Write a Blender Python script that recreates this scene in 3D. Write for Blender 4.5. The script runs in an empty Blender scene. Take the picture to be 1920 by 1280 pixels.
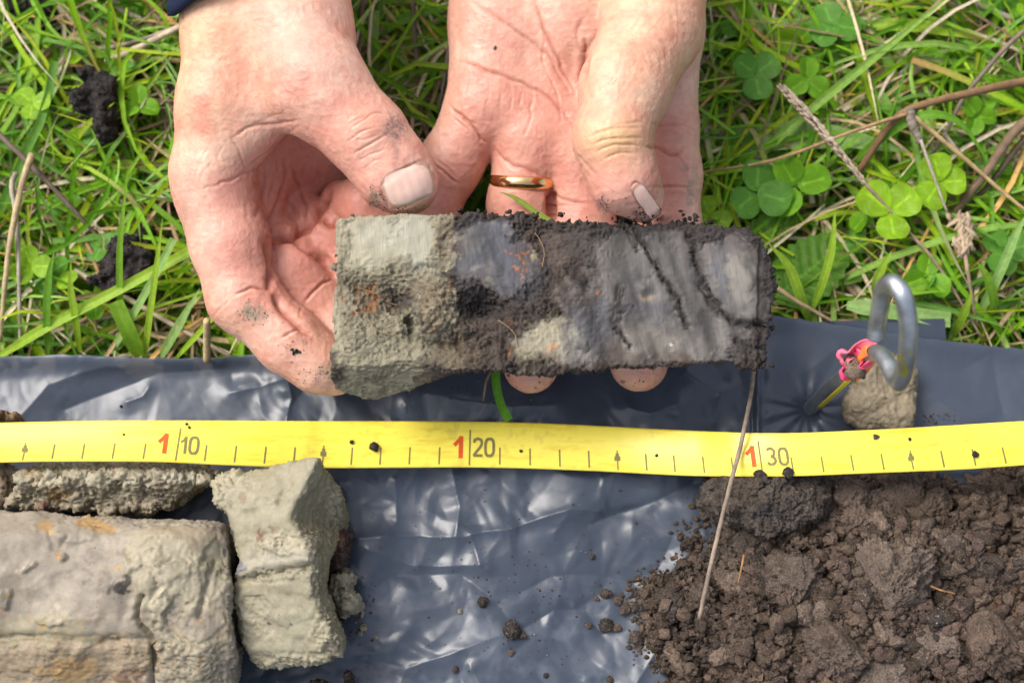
import bpy, math, random
import numpy as np
from mathutils import Vector, Matrix
from mathutils.bvhtree import BVHTree

random.seed(11)
rng = np.random.default_rng(11)
scene = bpy.context.scene
COL = scene.collection

# ------------------------------------------------------------------ camera, sky, sun, exposure
TILT = math.radians(12.5)
DIST = 0.483
FPX = 1920 * 50.0 / 36.0
ct, st = math.cos(TILT), math.sin(TILT)
CAM = np.array([0.0, -DIST * st, DIST * ct])

cam_data = bpy.data.cameras.new('camera')
cam_data.lens = 50.0
cam_data.sensor_width = 36.0
cam_data.clip_start = 0.01
cam_data.clip_end = 400.0
cam_data.dof.use_dof = True
cam_data.dof.focus_distance = 0.442
cam_data.dof.aperture_fstop = 9.0
cam = bpy.data.objects.new('camera', cam_data)
COL.objects.link(cam)
cam.location = CAM
cam.rotation_euler = (TILT, 0, 0)
scene.camera = cam

SUN_EL, SUN_AZ = math.radians(52), math.radians(-58)     # azimuth from +Y towards +X
world = bpy.data.worlds.new('World')
scene.world = world
world.use_nodes = True
wn = world.node_tree.nodes
wl = world.node_tree.links
wn.clear()
sky = wn.new('ShaderNodeTexSky')
sky.sky_type = 'NISHITA'
sky.sun_disc = False
sky.sun_elevation = SUN_EL
sky.sun_rotation = SUN_AZ
sky.air_density = 1.0
sky.dust_density = 4.0
sky.ozone_density = 1.0
hs = wn.new('ShaderNodeHueSaturation')
hs.inputs['Saturation'].default_value = 0.50
bg = wn.new('ShaderNodeBackground')
bg.inputs['Strength'].default_value = 0.125
wo = wn.new('ShaderNodeOutputWorld')
wl.new(sky.outputs[0], hs.inputs['Color'])
wl.new(hs.outputs[0], bg.inputs['Color'])
wl.new(bg.outputs[0], wo.inputs['Surface'])

sun_data = bpy.data.lights.new('sun', 'SUN')
sun_data.energy = 1.35
sun_data.angle = math.radians(28)
sun_data.color = (1.0, 0.95, 0.87)
sun = bpy.data.objects.new('sun', sun_data)
COL.objects.link(sun)
sd = Vector((math.sin(SUN_AZ) * math.cos(SUN_EL), math.cos(SUN_AZ) * math.cos(SUN_EL), math.sin(SUN_EL)))
sun.rotation_euler = sd.to_track_quat('Z', 'Y').to_euler()
sun.location = sd * 3

vs = scene.view_settings
vs.view_transform = 'Standard'
vs.look = 'None'
vs.gamma = 1.0
vs.use_curve_mapping = False
vs.exposure = 0.98
scene.cycles.max_bounces = 8
scene.cycles.use_denoising = True

# ------------------------------------------------------------------ geometry helpers
def P(px, py, z):
    """world point at height z (metres) seen at photo pixel (px, py)"""
    px = np.asarray(px, float); py = np.asarray(py, float); z = np.asarray(z, float)
    dx = (px - 960) / FPX; dy = (640 - py) / FPX
    wy = dy * ct + st; wz = dy * st - ct
    s = (z - CAM[2]) / wz
    return np.stack([dx * s, CAM[1] + wy * s, np.broadcast_to(z, (dx * s).shape) + 0 * s], -1)

def mpp(px, py, z):
    dy = (640 - np.asarray(py, float)) / FPX
    return (np.asarray(z, float) - CAM[2]) / (dy * st - ct) / FPX

def proj(v):
    d = v - CAM
    yc = d[..., 1] * ct + d[..., 2] * st
    zc = -d[..., 1] * st + d[..., 2] * ct
    return 960 + FPX * d[..., 0] / -zc, 640 - FPX * yc / -zc

_tab = {}
def vnoise(p, seed=0):
    """smooth value noise in [-1, 1]; p is (n, 3)"""
    if seed not in _tab:
        _tab[seed] = np.random.default_rng(1000 + seed).random((32, 32, 32), dtype=np.float32) * 2 - 1
    t = _tab[seed]
    p = np.asarray(p, np.float32)
    i = np.floor(p).astype(np.int32)
    f = p - i
    f = f * f * f * (f * (f * 6 - 15) + 10)
    a = i & 31; b = (i + 1) & 31
    fx, fy, fz = f[:, 0], f[:, 1], f[:, 2]
    def L(x, y):
        u = t[x, y, a[:, 2]]; return u + (t[x, y, b[:, 2]] - u) * fz
    c00 = L(a[:, 0], a[:, 1]); c10 = L(b[:, 0], a[:, 1]); c01 = L(a[:, 0], b[:, 1]); c11 = L(b[:, 0], b[:, 1])
    c0 = c00 + (c10 - c00) * fx; c1 = c01 + (c11 - c01) * fx
    return c0 + (c1 - c0) * fy

_R = np.array([[0.36, 0.48, -0.8], [-0.8, 0.6, 0.0], [0.48, 0.64, 0.6]], np.float32)
def fbm(p, freq, octaves=4, gain=0.5, seed=0, ridge=False):
    q = np.asarray(p, np.float32) * freq + 7.3
    out = 0; amp = 1.0
    for o in range(octaves):
        n = vnoise(q, (seed + o) % 9)
        out = out + amp * ((1 - 2 * np.abs(n)) if ridge else n)
        amp *= gain
        q = (q @ _R.T) * 2.03 + 3.1
    return out

def smin(a, b, k):
    h = np.clip(0.5 + 0.5 * (b - a) / k, 0, 1)
    return b + (a - b) * h - k * h * (1 - h)

def smax(a, b, k):
    return -smin(-a, -b, k)

def sstep(a, b, x):
    t = np.clip((x - a) / (b - a), 0, 1)
    return t * t * (3 - 2 * t)

def poly_sdf(q, poly):
    """signed distance (negative inside) of (n, 2) points to a closed polygon"""
    q = np.asarray(q, np.float32); poly = np.asarray(poly, np.float32)
    d = np.full(len(q), 1e9, np.float32); ins = np.zeros(len(q), bool)
    n = len(poly)
    for i in range(n):
        a = poly[i]; b = poly[(i + 1) % n]
        e = b - a; w = q - a
        t = np.clip((w @ e) / (e @ e + 1e-20), 0, 1)
        r = w - t[:, None] * e
        d = np.minimum(d, np.einsum('ij,ij->i', r, r))
        c = ((a[1] <= q[:, 1]) != (b[1] <= q[:, 1]))
        if abs(e[1]) > 1e-12:
            ins ^= c & (q[:, 0] < a[0] + (q[:, 1] - a[1]) * e[0] / e[1])
    return np.where(ins, -1, 1) * np.sqrt(d)

def line_dist(q, pts):
    q = np.asarray(q, np.float32); pts = np.asarray(pts, np.float32)
    d = np.full(len(q), 1e9, np.float32)
    for i in range(len(pts) - 1):
        a = pts[i]; e = pts[i + 1] - a; w = q - a
        t = np.clip((w @ e) / (e @ e + 1e-20), 0, 1)
        r = w - t[:, None] * e
        d = np.minimum(d, np.einsum('ij,ij->i', r, r))
    return np.sqrt(d)

def line_dist_t(q, pts):
    """distance to a polyline and the share of its length at the nearest point"""
    q = np.asarray(q, np.float32); pts = np.asarray(pts, np.float32)
    sl = np.r_[0, np.cumsum(np.hypot(*np.diff(pts, axis=0).T))]
    d = np.full(len(q), 1e9, np.float32); T = np.zeros(len(q), np.float32)
    for i in range(len(pts) - 1):
        a = pts[i]; e = pts[i + 1] - a; w = q - a
        t = np.clip((w @ e) / (e @ e + 1e-20), 0, 1)
        r = w - t[:, None] * e
        dd = np.einsum('ij,ij->i', r, r); m = dd < d
        d[m] = dd[m]; T[m] = (sl[i] + t[m] * (sl[i + 1] - sl[i])) / sl[-1]
    return np.sqrt(d), T

def surface_net(f, lo, hi, h):
    """mesh of the zero level of f(points) inside the box; evaluated only near the surface"""
    lo = np.asarray(lo, float); C = 4
    nc = np.ceil((np.asarray(hi, float) - lo) / (h * C)).astype(int) + 1
    g = np.stack(np.meshgrid(*[np.arange(n) for n in nc], indexing='ij'), -1).reshape(-1, 3)
    ctr = lo + (g + 0.5) * (C * h)
    d = f(ctr.astype(np.float32))
    near = np.abs(d) < C * h * 2.3
    nf = nc * C
    Fv = np.repeat(np.repeat(np.repeat(d.reshape(nc), C, 0), C, 1), C, 2).astype(np.float32)
    cells = g[near]
    o = np.stack(np.meshgrid(*[np.arange(C)] * 3, indexing='ij'), -1).reshape(-1, 3)
    idx = (cells[:, None, :] * C + o[None]).reshape(-1, 3)
    pts = (lo + (idx + 0.5) * h).astype(np.float32)
    vals = np.concatenate([f(pts[i:i + 400000]) for i in range(0, len(pts), 400000)])
    Fv[idx[:, 0], idx[:, 1], idx[:, 2]] = vals
    Fv[[0, -1]] = np.maximum(Fv[[0, -1]], h); Fv[:, [0, -1]] = np.maximum(Fv[:, [0, -1]], h); Fv[:, :, [0, -1]] = np.maximum(Fv[:, :, [0, -1]], h)
    S = Fv < 0
    n0, n1, n2 = Fv.shape
    cs = np.zeros((n0 - 1, n1 - 1, n2 - 1), np.int8)
    for a in (0, 1):
        for b in (0, 1):
            for c in (0, 1):
                cs += S[a:n0 - 1 + a, b:n1 - 1 + b, c:n2 - 1 + c]
    act = np.argwhere((cs > 0) & (cs < 8))
    vid = -np.ones(cs.shape, np.int32)
    vid[act[:, 0], act[:, 1], act[:, 2]] = np.arange(len(act))
    acc = np.zeros((len(act), 3)); cnt = np.zeros(len(act))
    cn = [(a, b, c) for a in (0, 1) for b in (0, 1) for c in (0, 1)]
    for i in range(8):
        for j in range(i + 1, 8):
            if sum(abs(cn[i][k] - cn[j][k]) for k in range(3)) != 1: continue
            A = act + cn[i]; B = act + cn[j]
            fa = Fv[A[:, 0], A[:, 1], A[:, 2]]; fb = Fv[B[:, 0], B[:, 1], B[:, 2]]
            m = (fa < 0) != (fb < 0)
            t = np.where(m, fa / np.where(m, fa - fb, 1), 0)
            p = np.array(cn[i]) + t[:, None] * (np.array(cn[j]) - np.array(cn[i]))
            acc += p * m[:, None]; cnt += m
    V = lo + (act + acc / cnt[:, None] + 0.5) * h
    Q = []
    for ax in range(3):
        u, v = (ax + 1) % 3, (ax + 2) % 3
        s0 = [slice(1, -1)] * 3; s1 = [slice(1, -1)] * 3
        s0[ax] = slice(0, -1); s1[ax] = slice(1, None)
        a = S[tuple(s0)]; b = S[tuple(s1)]
        e = np.argwhere(a != b)
        fl = a[e[:, 0], e[:, 1], e[:, 2]]
        off = np.ones(3, int); off[ax] = 0
        e = e + off
        def cell(du, dv):
            c = e.copy(); c[:, u] -= du; c[:, v] -= dv
            return vid[c[:, 0], c[:, 1], c[:, 2]]
        q = np.stack([cell(1, 1), cell(0, 1), cell(0, 0), cell(1, 0)], 1)
        q[~fl] = q[~fl][:, ::-1]
        Q.append(q)
    Q = np.concatenate(Q)
    Q = Q[(Q >= 0).all(1)]
    return V, Q

def vnormals(V, Q):
    n = np.cross(V[Q[:, 2]] - V[Q[:, 0]], V[Q[:, 3 if Q.shape[1] > 3 else 1]] - V[Q[:, 1 if Q.shape[1] > 3 else 0]])
    if Q.shape[1] == 3: n = -n
    N = np.stack([sum(np.bincount(Q[:, k], n[:, c], len(V)) for k in range(Q.shape[1])) for c in range(3)], 1)
    return N / (np.linalg.norm(N, axis=1, keepdims=True) + 1e-20)

def smooth(V, Q, it=2, lam=0.5):
    e = np.concatenate([Q[:, [0, 1]], Q[:, [1, 2]], Q[:, [2, 3]], Q[:, [3, 0]]])
    e = np.concatenate([e, e[:, ::-1]])
    cnt = np.maximum(np.bincount(e[:, 0], minlength=len(V)), 1)[:, None]
    for _ in range(it):
        a = np.stack([np.bincount(e[:, 0], V[e[:, 1], c], len(V)) for c in range(3)], 1) / cnt
        V = V + lam * (a - V)
    return V

def subdiv(V, Q):
    """split every quad in four, then relax a little"""
    n = len(V)
    e = np.sort(np.stack([Q, np.roll(Q, -1, 1)], -1).reshape(-1, 2), 1)
    key = e[:, 0].astype(np.int64) * n + e[:, 1]
    u, inv = np.unique(key, return_inverse=True)
    em = (V[u // n] + V[u % n]) / 2
    fc = V[Q].mean(1)
    ei = (n + inv).reshape(-1, 4); fi = n + len(u) + np.arange(len(Q))
    q = [np.stack([Q[:, k], ei[:, k], fi, ei[:, (k - 1) % 4]], 1) for k in range(4)]
    V2 = np.concatenate([V, em, fc]); Q2 = np.concatenate(q)
    return smooth(V2, Q2, 2, .6), Q2

def make_mesh(name, V, Q, col=None, smooth_shade=True, attrs=None):
    V = np.asarray(V, np.float32); Q = np.asarray(Q, np.int32)
    me = bpy.data.meshes.new(name)
    k = Q.shape[1]
    me.vertices.add(len(V)); me.vertices.foreach_set('co', V.ravel())
    me.loops.add(Q.size); me.loops.foreach_set('vertex_index', Q.ravel())
    me.polygons.add(len(Q))
    me.polygons.foreach_set('loop_start', np.arange(0, Q.size, k, dtype=np.int32))
    if smooth_shade: me.polygons.foreach_set('use_smooth', np.ones(len(Q), bool))
    me.update(calc_edges=True)
    me.validate()
    if col is not None:
        ca = me.color_attributes.new('Col', 'FLOAT_COLOR', 'POINT')
        c = np.ones((len(V), 4), np.float32); c[:, :3] = col
        ca.data.foreach_set('color', c.ravel())
    for an, av in (attrs or {}).items():
        at = me.attributes.new(an, 'FLOAT', 'POINT')
        at.data.foreach_set('value', np.asarray(av, np.float32))
    return me

def add(name, V, Q, mat, parent=None, col=None, smooth_shade=True, attrs=None, origin=None):
    """one mesh object whose origin sits at its base (or at the parent's origin for parts)"""
    V = np.asarray(V, float)
    if origin is None:
        if parent is not None: origin = np.array(parent.location)
        else:
            a, b = V.min(0), V.max(0); origin = np.array([(a[0] + b[0]) / 2, (a[1] + b[1]) / 2, a[2]])
    me = make_mesh(name, V - origin, Q, col, smooth_shade, attrs)
    me.materials.append(mat)
    o = bpy.data.objects.new(name, me)
    COL.objects.link(o)
    if parent is not None:
        o.parent = parent
        po = parent
        tot = np.zeros(3)
        while po is not None:
            tot = tot + np.array(po.location); po = po.parent
        o.location = origin - tot
    else:
        o.location = origin
    return o

def add_under(name, V, Q, mat, parent, **k):
    """part of a mesh parent whose world origin may be nested"""
    tot = np.zeros(3); po = parent
    while po is not None:
        tot = tot + np.array(po.location); po = po.parent
    return add(name, V, Q, mat, parent, origin=tot, **k)

def empty(name, loc):
    o = bpy.data.objects.new(name, None)
    o.empty_display_size = 0.01
    COL.objects.link(o); o.location = loc
    return o

def tag(o, label=None, cat=None, group=None, kind=None):
    if label: o['label'] = label
    if cat: o['category'] = cat
    if group: o['group'] = group
    if kind: o['kind'] = kind
    return o

class MB:
    def __init__(s): s.v = []; s.q = []; s.c = []; s.n = 0
    def add(s, V, Q, col=None):
        V = np.asarray(V, float); Q = np.asarray(Q, int)
        s.v.append(V); s.q.append(Q + s.n); s.n += len(V)
        if col is not None:
            c = np.asarray(col, float)
            s.c.append(np.broadcast_to(c, (len(V), 3)))
    def get(s):
        return np.concatenate(s.v), np.concatenate(s.q), (np.concatenate(s.c) if s.c else None)

def resample(pts, n):
    """Catmull-Rom through points (k, d) -> n points"""
    p = np.asarray(pts, float)
    if len(p) == 2:
        t = np.linspace(0, 1, n)[:, None]; return p[0] + (p[1] - p[0]) * t
    e = np.concatenate([[2 * p[0] - p[1]], p, [2 * p[-1] - p[-2]]])
    seg = np.linspace(0, len(p) - 1 - 1e-9, n)
    i = seg.astype(int); t = (seg - i)[:, None]
    a, b, c, d = e[i], e[i + 1], e[i + 2], e[i + 3]
    return 0.5 * (2 * b + (c - a) * t + (2 * a - 5 * b + 4 * c - d) * t * t + (3 * b - a - 3 * c + d) * t ** 3)

def tube(path, rad, nseg=8, caps=True, lump=0.0, seed=0):
    """tube along (n, 3) with radii (n,)"""
    path = np.asarray(path, float); n = len(path)
    rad = np.broadcast_to(np.asarray(rad, float), (n,))
    tg = np.gradient(path, axis=0); tg /= np.linalg.norm(tg, axis=1, keepdims=True) + 1e-20
    up = np.array([0.13, 0.21, 0.97]); 
    if abs(tg[0] @ up) > 0.9: up = np.array([1.0, 0.1, 0.0])
    a = np.cross(tg[0], up); a /= np.linalg.norm(a)
    V = []
    r_ = np.random.default_rng(seed)
    for i in range(n):
        a = a - (a @ tg[i]) * tg[i]; a /= np.linalg.norm(a)
        b = np.cross(tg[i], a)
        th = np.linspace(0, 2 * math.pi, nseg, endpoint=False)
        rr = rad[i] * (1 + lump * (r_.random(nseg) - 0.5))
        V.append(path[i] + (np.cos(th) * rr)[:, None] * a + (np.sin(th) * rr)[:, None] * b)
    if caps:
        V.insert(0, np.repeat(path[:1], nseg, 0)); V.append(np.repeat(path[-1:], nseg, 0)); n += 2
    V = np.concatenate(V)
    i, j = np.meshgrid(np.arange(n - 1), np.arange(nseg), indexing='ij')
    i = i.ravel(); j = j.ravel(); k = (j + 1) % nseg
    Q = np.stack([i * nseg + j, i * nseg + k, (i + 1) * nseg + k, (i + 1) * nseg + j], 1)
    return V, Q

def grid_quads(nu, nv):
    i, j = np.meshgrid(np.arange(nu - 1), np.arange(nv - 1), indexing='ij')
    i = i.ravel(); j = j.ravel()
    return np.stack([i * nv + j, (i + 1) * nv + j, (i + 1) * nv + j + 1, i * nv + j + 1], 1)

# ------------------------------------------------------------------ materials
def material(name, rough=0.8, spec=0.5, ior=1.45, base=None, attr=True, var=0.0, var_scale=300, bumps=(), sss=0.0,
             transl=0.0, metal=0.0, coat=0.0, speck=None):
    m = bpy.data.materials.new(name); m.use_nodes = True
    nt = m.node_tree; N = nt.nodes; L = nt.links
    N.clear()
    out = N.new('ShaderNodeOutputMaterial'); b = N.new('ShaderNodeBsdfPrincipled')
    b.inputs['Roughness'].default_value = rough
    b.inputs['Specular IOR Level'].default_value = spec
    b.inputs['IOR'].default_value = ior
    b.inputs['Metallic'].default_value = metal
    b.inputs['Coat Weight'].default_value = coat
    tc = N.new('ShaderNodeTexCoord')
    if attr:
        a = N.new('ShaderNodeAttribute'); a.attribute_name = 'Col'; c = a.outputs['Color']
    else:
        r = N.new('ShaderNodeRGB'); r.outputs[0].default_value = (*base, 1); c = r.outputs[0]
    if var:
        n = N.new('ShaderNodeTexNoise'); n.inputs['Scale'].default_value = var_scale; n.inputs['Detail'].default_value = 5
        n.inputs['Roughness'].default_value = 0.65
        L.new(tc.outputs['Object'], n.inputs['Vector'])
        mr = N.new('ShaderNodeMapRange'); mr.inputs[1].default_value = 0.25; mr.inputs[2].default_value = 0.75
        mr.inputs[3].default_value = 1 - var; mr.inputs[4].default_value = 1 + var
        L.new(n.outputs[0], mr.inputs[0])
        mx = N.new('ShaderNodeMix'); mx.data_type = 'RGBA'; mx.blend_type = 'MULTIPLY'; mx.inputs[0].default_value = 1
        L.new(c, mx.inputs[6]); L.new(mr.outputs[0], mx.inputs[7]); c = mx.outputs[2]
    if speck:
        sc, thr, scol = speck
        n = N.new('ShaderNodeTexNoise'); n.inputs['Scale'].default_value = sc; n.inputs['Detail'].default_value = 2
        L.new(tc.outputs['Object'], n.inputs['Vector'])
        mr = N.new('ShaderNodeMapRange'); mr.inputs[1].default_value = thr; mr.inputs[2].default_value = thr + 0.06
        L.new(n.outputs[0], mr.inputs[0])
        mx = N.new('ShaderNodeMix'); mx.data_type = 'RGBA'
        L.new(mr.outputs[0], mx.inputs[0]); L.new(c, mx.inputs[6]); mx.inputs[7].default_value = (*scol, 1); c = mx.outputs[2]
    L.new(c, b.inputs['Base Color'])
    prev = None
    for kind, sc, strength, dist in bumps:
        if kind == 'noise':
            n = N.new('ShaderNodeTexNoise'); n.inputs['Scale'].default_value = sc; n.inputs['Detail'].default_value = 6
            n.inputs['Roughness'].default_value = 0.62; o = n.outputs[0]
        elif kind == 'lines':
            mp = N.new('ShaderNodeMapping'); mp.inputs['Scale'].default_value = sc; mp.inputs['Rotation'].default_value = (0, 0, .25)
            L.new(tc.outputs['Object'], mp.inputs['Vector'])
            n = N.new('ShaderNodeTexNoise'); n.inputs['Scale'].default_value = 1; n.inputs['Detail'].default_value = 3; o = n.outputs[0]
        else:
            n = N.new('ShaderNodeTexVoronoi'); n.inputs['Scale'].default_value = sc; n.feature = 'F1' if kind == 'voro' else 'DISTANCE_TO_EDGE'; o = n.outputs[0]
        if kind != 'lines': L.new(tc.outputs['Object'], n.inputs['Vector'])
        bp = N.new('ShaderNodeBump'); bp.inputs['Strength'].default_value = strength; bp.inputs['Distance'].default_value = dist
        L.new(o, bp.inputs['Height'])
        if prev is not None: L.new(prev, bp.inputs['Normal'])
        prev = bp.outputs[0]
    if prev is not None: L.new(prev, b.inputs['Normal'])
    if sss:
        b.inputs['Subsurface Weight'].default_value = sss
        b.inputs['Subsurface Radius'].default_value = (1.0, 0.38, 0.2)
        b.inputs['Subsurface Scale'].default_value = 0.0028
    last = b.outputs[0]
    if transl:
        t = N.new('ShaderNodeBsdfTranslucent'); L.new(c, t.inputs['Color'])
        ms = N.new('ShaderNodeMixShader'); ms.inputs[0].default_value = transl
        L.new(last, ms.inputs[1]); L.new(t.outputs[0], ms.inputs[2]); last = ms.outputs[0]
    L.new(last, out.inputs['Surface'])
    m['bsdf'] = b.name
    return m

M_clay = material('clay', rough=0.55, spec=0.45, var=0.16, var_scale=700, bumps=(('noise', 700, 0.12, 0.0004), ('noise', 3600, 0.2, 0.0002)), speck=(1300, 0.70, (0.06, 0.045, 0.03)))
def core_material():
    """crumbly grain where 'rough' is high, knife drag marks where it is low"""
    m = material('core_soil', rough=0.6, spec=0.4)
    nt = m.node_tree; N = nt.nodes; L = nt.links; b = N['Principled BSDF']
    tc = N.new('ShaderNodeTexCoord'); at = N.new('ShaderNodeAttribute'); at.attribute_name = 'rough'
    col = b.inputs['Base Color'].links[0].from_socket
    mp = N.new('ShaderNodeMapping'); mp.inputs['Rotation'].default_value = (0, 0, 0.22); mp.inputs['Scale'].default_value = (4200, 200, 500)
    L.new(tc.outputs['Object'], mp.inputs['Vector'])
    st = N.new('ShaderNodeTexNoise'); st.inputs['Scale'].default_value = 1.0; st.inputs['Detail'].default_value = 4; st.inputs['Roughness'].default_value = .7
    L.new(mp.outputs[0], st.inputs['Vector'])
    gn = N.new('ShaderNodeTexNoise'); gn.inputs['Scale'].default_value = 2100; gn.inputs['Detail'].default_value = 6; gn.inputs['Roughness'].default_value = .75
    L.new(tc.outputs['Object'], gn.inputs['Vector'])
    r1 = N.new('ShaderNodeMapRange'); r1.inputs[1].default_value = .3; r1.inputs[2].default_value = .7; r1.inputs[3].default_value = .80; r1.inputs[4].default_value = 1.20
    r2 = N.new('ShaderNodeMapRange'); r2.inputs[1].default_value = .34; r2.inputs[2].default_value = .68; r2.inputs[3].default_value = .58; r2.inputs[4].default_value = 1.42
    L.new(st.outputs[0], r1.inputs[0]); L.new(gn.outputs[0], r2.inputs[0])
    sel = N.new('ShaderNodeMapRange'); sel.inputs[1].default_value = .25; sel.inputs[2].default_value = .75; L.new(at.outputs['Fac'], sel.inputs[0])
    mx = N.new('ShaderNodeMix'); L.new(sel.outputs[0], mx.inputs[0]); L.new(r1.outputs[0], mx.inputs[2]); L.new(r2.outputs[0], mx.inputs[3])
    mu = N.new('ShaderNodeMix'); mu.data_type = 'RGBA'; mu.blend_type = 'MULTIPLY'; mu.inputs[0].default_value = 1
    L.new(col, mu.inputs[6]); L.new(mx.outputs[0], mu.inputs[7]); L.new(mu.outputs[2], b.inputs['Base Color'])
    hm = N.new('ShaderNodeMath'); hm.operation = 'MULTIPLY'; L.new(gn.outputs[0], hm.inputs[0]); 
    ad = N.new('ShaderNodeMath'); ad.operation = 'MULTIPLY_ADD'; L.new(sel.outputs[0], ad.inputs[0]); ad.inputs[1].default_value = .9; ad.inputs[2].default_value = .12; L.new(ad.outputs[0], hm.inputs[1])
    bp = N.new('ShaderNodeBump'); bp.inputs['Strength'].default_value = .8; bp.inputs['Distance'].default_value = .0009; L.new(hm.outputs[0], bp.inputs['Height'])
    b2 = N.new('ShaderNodeBump'); b2.inputs['Strength'].default_value = .25; b2.inputs['Distance'].default_value = .0003; L.new(st.outputs[0], b2.inputs['Height']); L.new(bp.outputs[0], b2.inputs['Normal'])
    L.new(b2.outputs[0], b.inputs['Normal'])
    rr = N.new('ShaderNodeMapRange'); rr.inputs[3].default_value = .48; rr.inputs[4].default_value = .85; L.new(sel.outputs[0], rr.inputs[0]); L.new(rr.outputs[0], b.inputs['Roughness'])
    return m
M_core = core_material()
M_soil = material('dark_soil', rough=0.8, spec=0.35, var=0.62, var_scale=1900, bumps=(('noise', 1900, 1.0, 0.0013), ('voro', 3000, 0.6, 0.0005)), speck=(2600, 0.63, (0.30, 0.235, 0.19)))
M_skin = material('skin', rough=0.42, spec=0.45, var=0.13, var_scale=420, bumps=(('edge', 1100, 0.30, 0.00022), ('noise', 1900, 0.40, 0.0002), ('lines', (260, 1700, 1300), 0.55, 0.0003)), sss=0.16)
M_nail = material('nail', rough=0.24, spec=0.5, base=None, attr=True, var=0.05, var_scale=400, sss=0.15)
M_leaf = material('leaf', rough=0.45, spec=0.28, var=0.25, var_scale=420, transl=0.45, speck=(380, 0.70, (0.30, 0.24, 0.06)))
M_straw = material('straw', rough=0.7, spec=0.3, var=0.3, var_scale=500, bumps=(('noise', 1500, 0.4, 0.0003),))
M_ground = material('ground_soil', rough=0.95, spec=0.2, attr=False, base=(0.035, 0.032, 0.016), var=0.6, var_scale=60, bumps=(('noise', 300, 0.8, 0.003),))
# ------------------------------------------------------------------ ground
R_G = 60.0
gv = [(-R_G, -R_G, -0.034), (R_G, -R_G, -0.034), (R_G, R_G, -0.034), (-R_G, R_G, -0.034)]
tag(add('ground', gv, [(0, 1, 2, 3)], M_ground, smooth_shade=False), kind='structure')

# ------------------------------------------------------------------ plastic sheet
M_film = material('film', rough=0.31, spec=0.5, ior=1.48, var=0.12, var_scale=120, bumps=(('noise', 1400, 0.10, 0.0002),))
EDGE = np.array([(-260, 676), (0, 668), (130, 664), (300, 672), (400, 670), (480, 664), (600, 684), (700, 684), (900, 640), (1200, 606),
                 (1450, 591), (1580, 610), (1650, 620), (1720, 632), (1920, 655), (2180, 690)], float)
def edge_y(px): return np.interp(px, EDGE[:, 0], EDGE[:, 1])

_fr = np.random.default_rng(5)
CREASES = []
for k in range(120):
    CREASES.append((_fr.uniform(-200, 2100), _fr.uniform(640, 1500), _fr.uniform(0, math.pi), _fr.uniform(45, 190), _fr.uniform(0.3, 1.0) * _fr.choice([-1, 1])))
for k in range(260):
    CREASES.append((_fr.uniform(500, 1400), _fr.uniform(680, 1300), _fr.uniform(0, math.pi), _fr.uniform(18, 62), _fr.uniform(0.4, 1.1) * _fr.choice([-1, 1])))
for k in range(520):
    CREASES.append((_fr.uniform(400, 1450), _fr.uniform(670, 1300), _fr.uniform(0, math.pi), _fr.uniform(10, 34), _fr.uniform(0.5, 1.3) * _fr.choice([-1, 1])))
RIDGES = [([(672, 1012), (780, 1004), (880, 1010), (900, 1056)], 2.2, 14), ([(690, 1030), (770, 1056), (900, 1060)], 1.8, 12),
          ([(745, 1075), (860, 1072), (925, 1120), (950, 1160)], -2.4, 26), ([(970, 1110), (1030, 1080), (1110, 1076), (1190, 1090)], -2.2, 22),
          ([(972, 1178), (1035, 1142), (1098, 1144), (1130, 1184)], -2.6, 20), ([(1100, 985), (1200, 950), (1300, 905)], -3.0, 20),
          ([(738, 900), (742, 980), (712, 1010)], 1.6, 14), ([(850, 880), (862, 950), (850, 1005)], 1.8, 12), ([(880, 1004), (950, 995), (1070, 955), (1120, 960)], 1.8, 10),
          ([(935, 1190), (850, 1225), (760, 1256)], 2.0, 14), ([(760, 1255), (690, 1235), (640, 1262)], -1.8, 22), ([(540, 705), (548, 745), (530, 792)], 2.6, 9),
          ([(430, 735), (490, 722), (540, 706)], 2.0, 16), ([(545, 760), (580, 720), (640, 700)], -1.8, 18), ([(40, 780), (90, 720), (200, 690), (230, 690)], 2.6, 34),
          ([(120, 770), (220, 735), (300, 700), (420, 690)], -3.0, 40), ([(240, 755), (268, 745), (280, 728)], 1.5, 9), ([(760, 760), (800, 742), (880, 748), (960, 760), (1040, 758)], 2.2, 16),
          ([(1180, 760), (1220, 775), (1275, 760)], 2.2, 12), ([(1290, 700), (1350, 740), (1340, 790)], 2.0, 14), ([(1040, 1000), (1060, 970), (1045, 985)], 1.2, 10),
          ([(1225, 960), (1260, 1000), (1230, 1070)], -1.6, 22), ([(1420, 690), (1500, 700), (1570, 650)], 1.5, 24), ([(1800, 690), (1860, 660), (1880, 780)], -1.6, 26),
          ([(1750, 740), (1800, 780), (1830, 790)], 1.4, 18), ([(880, 1250), (900, 1290), (860, 1330)], 1.6, 18), ([(1180, 1290), (1215, 1240), (1240, 1200)], 1.6, 12)]
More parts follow.
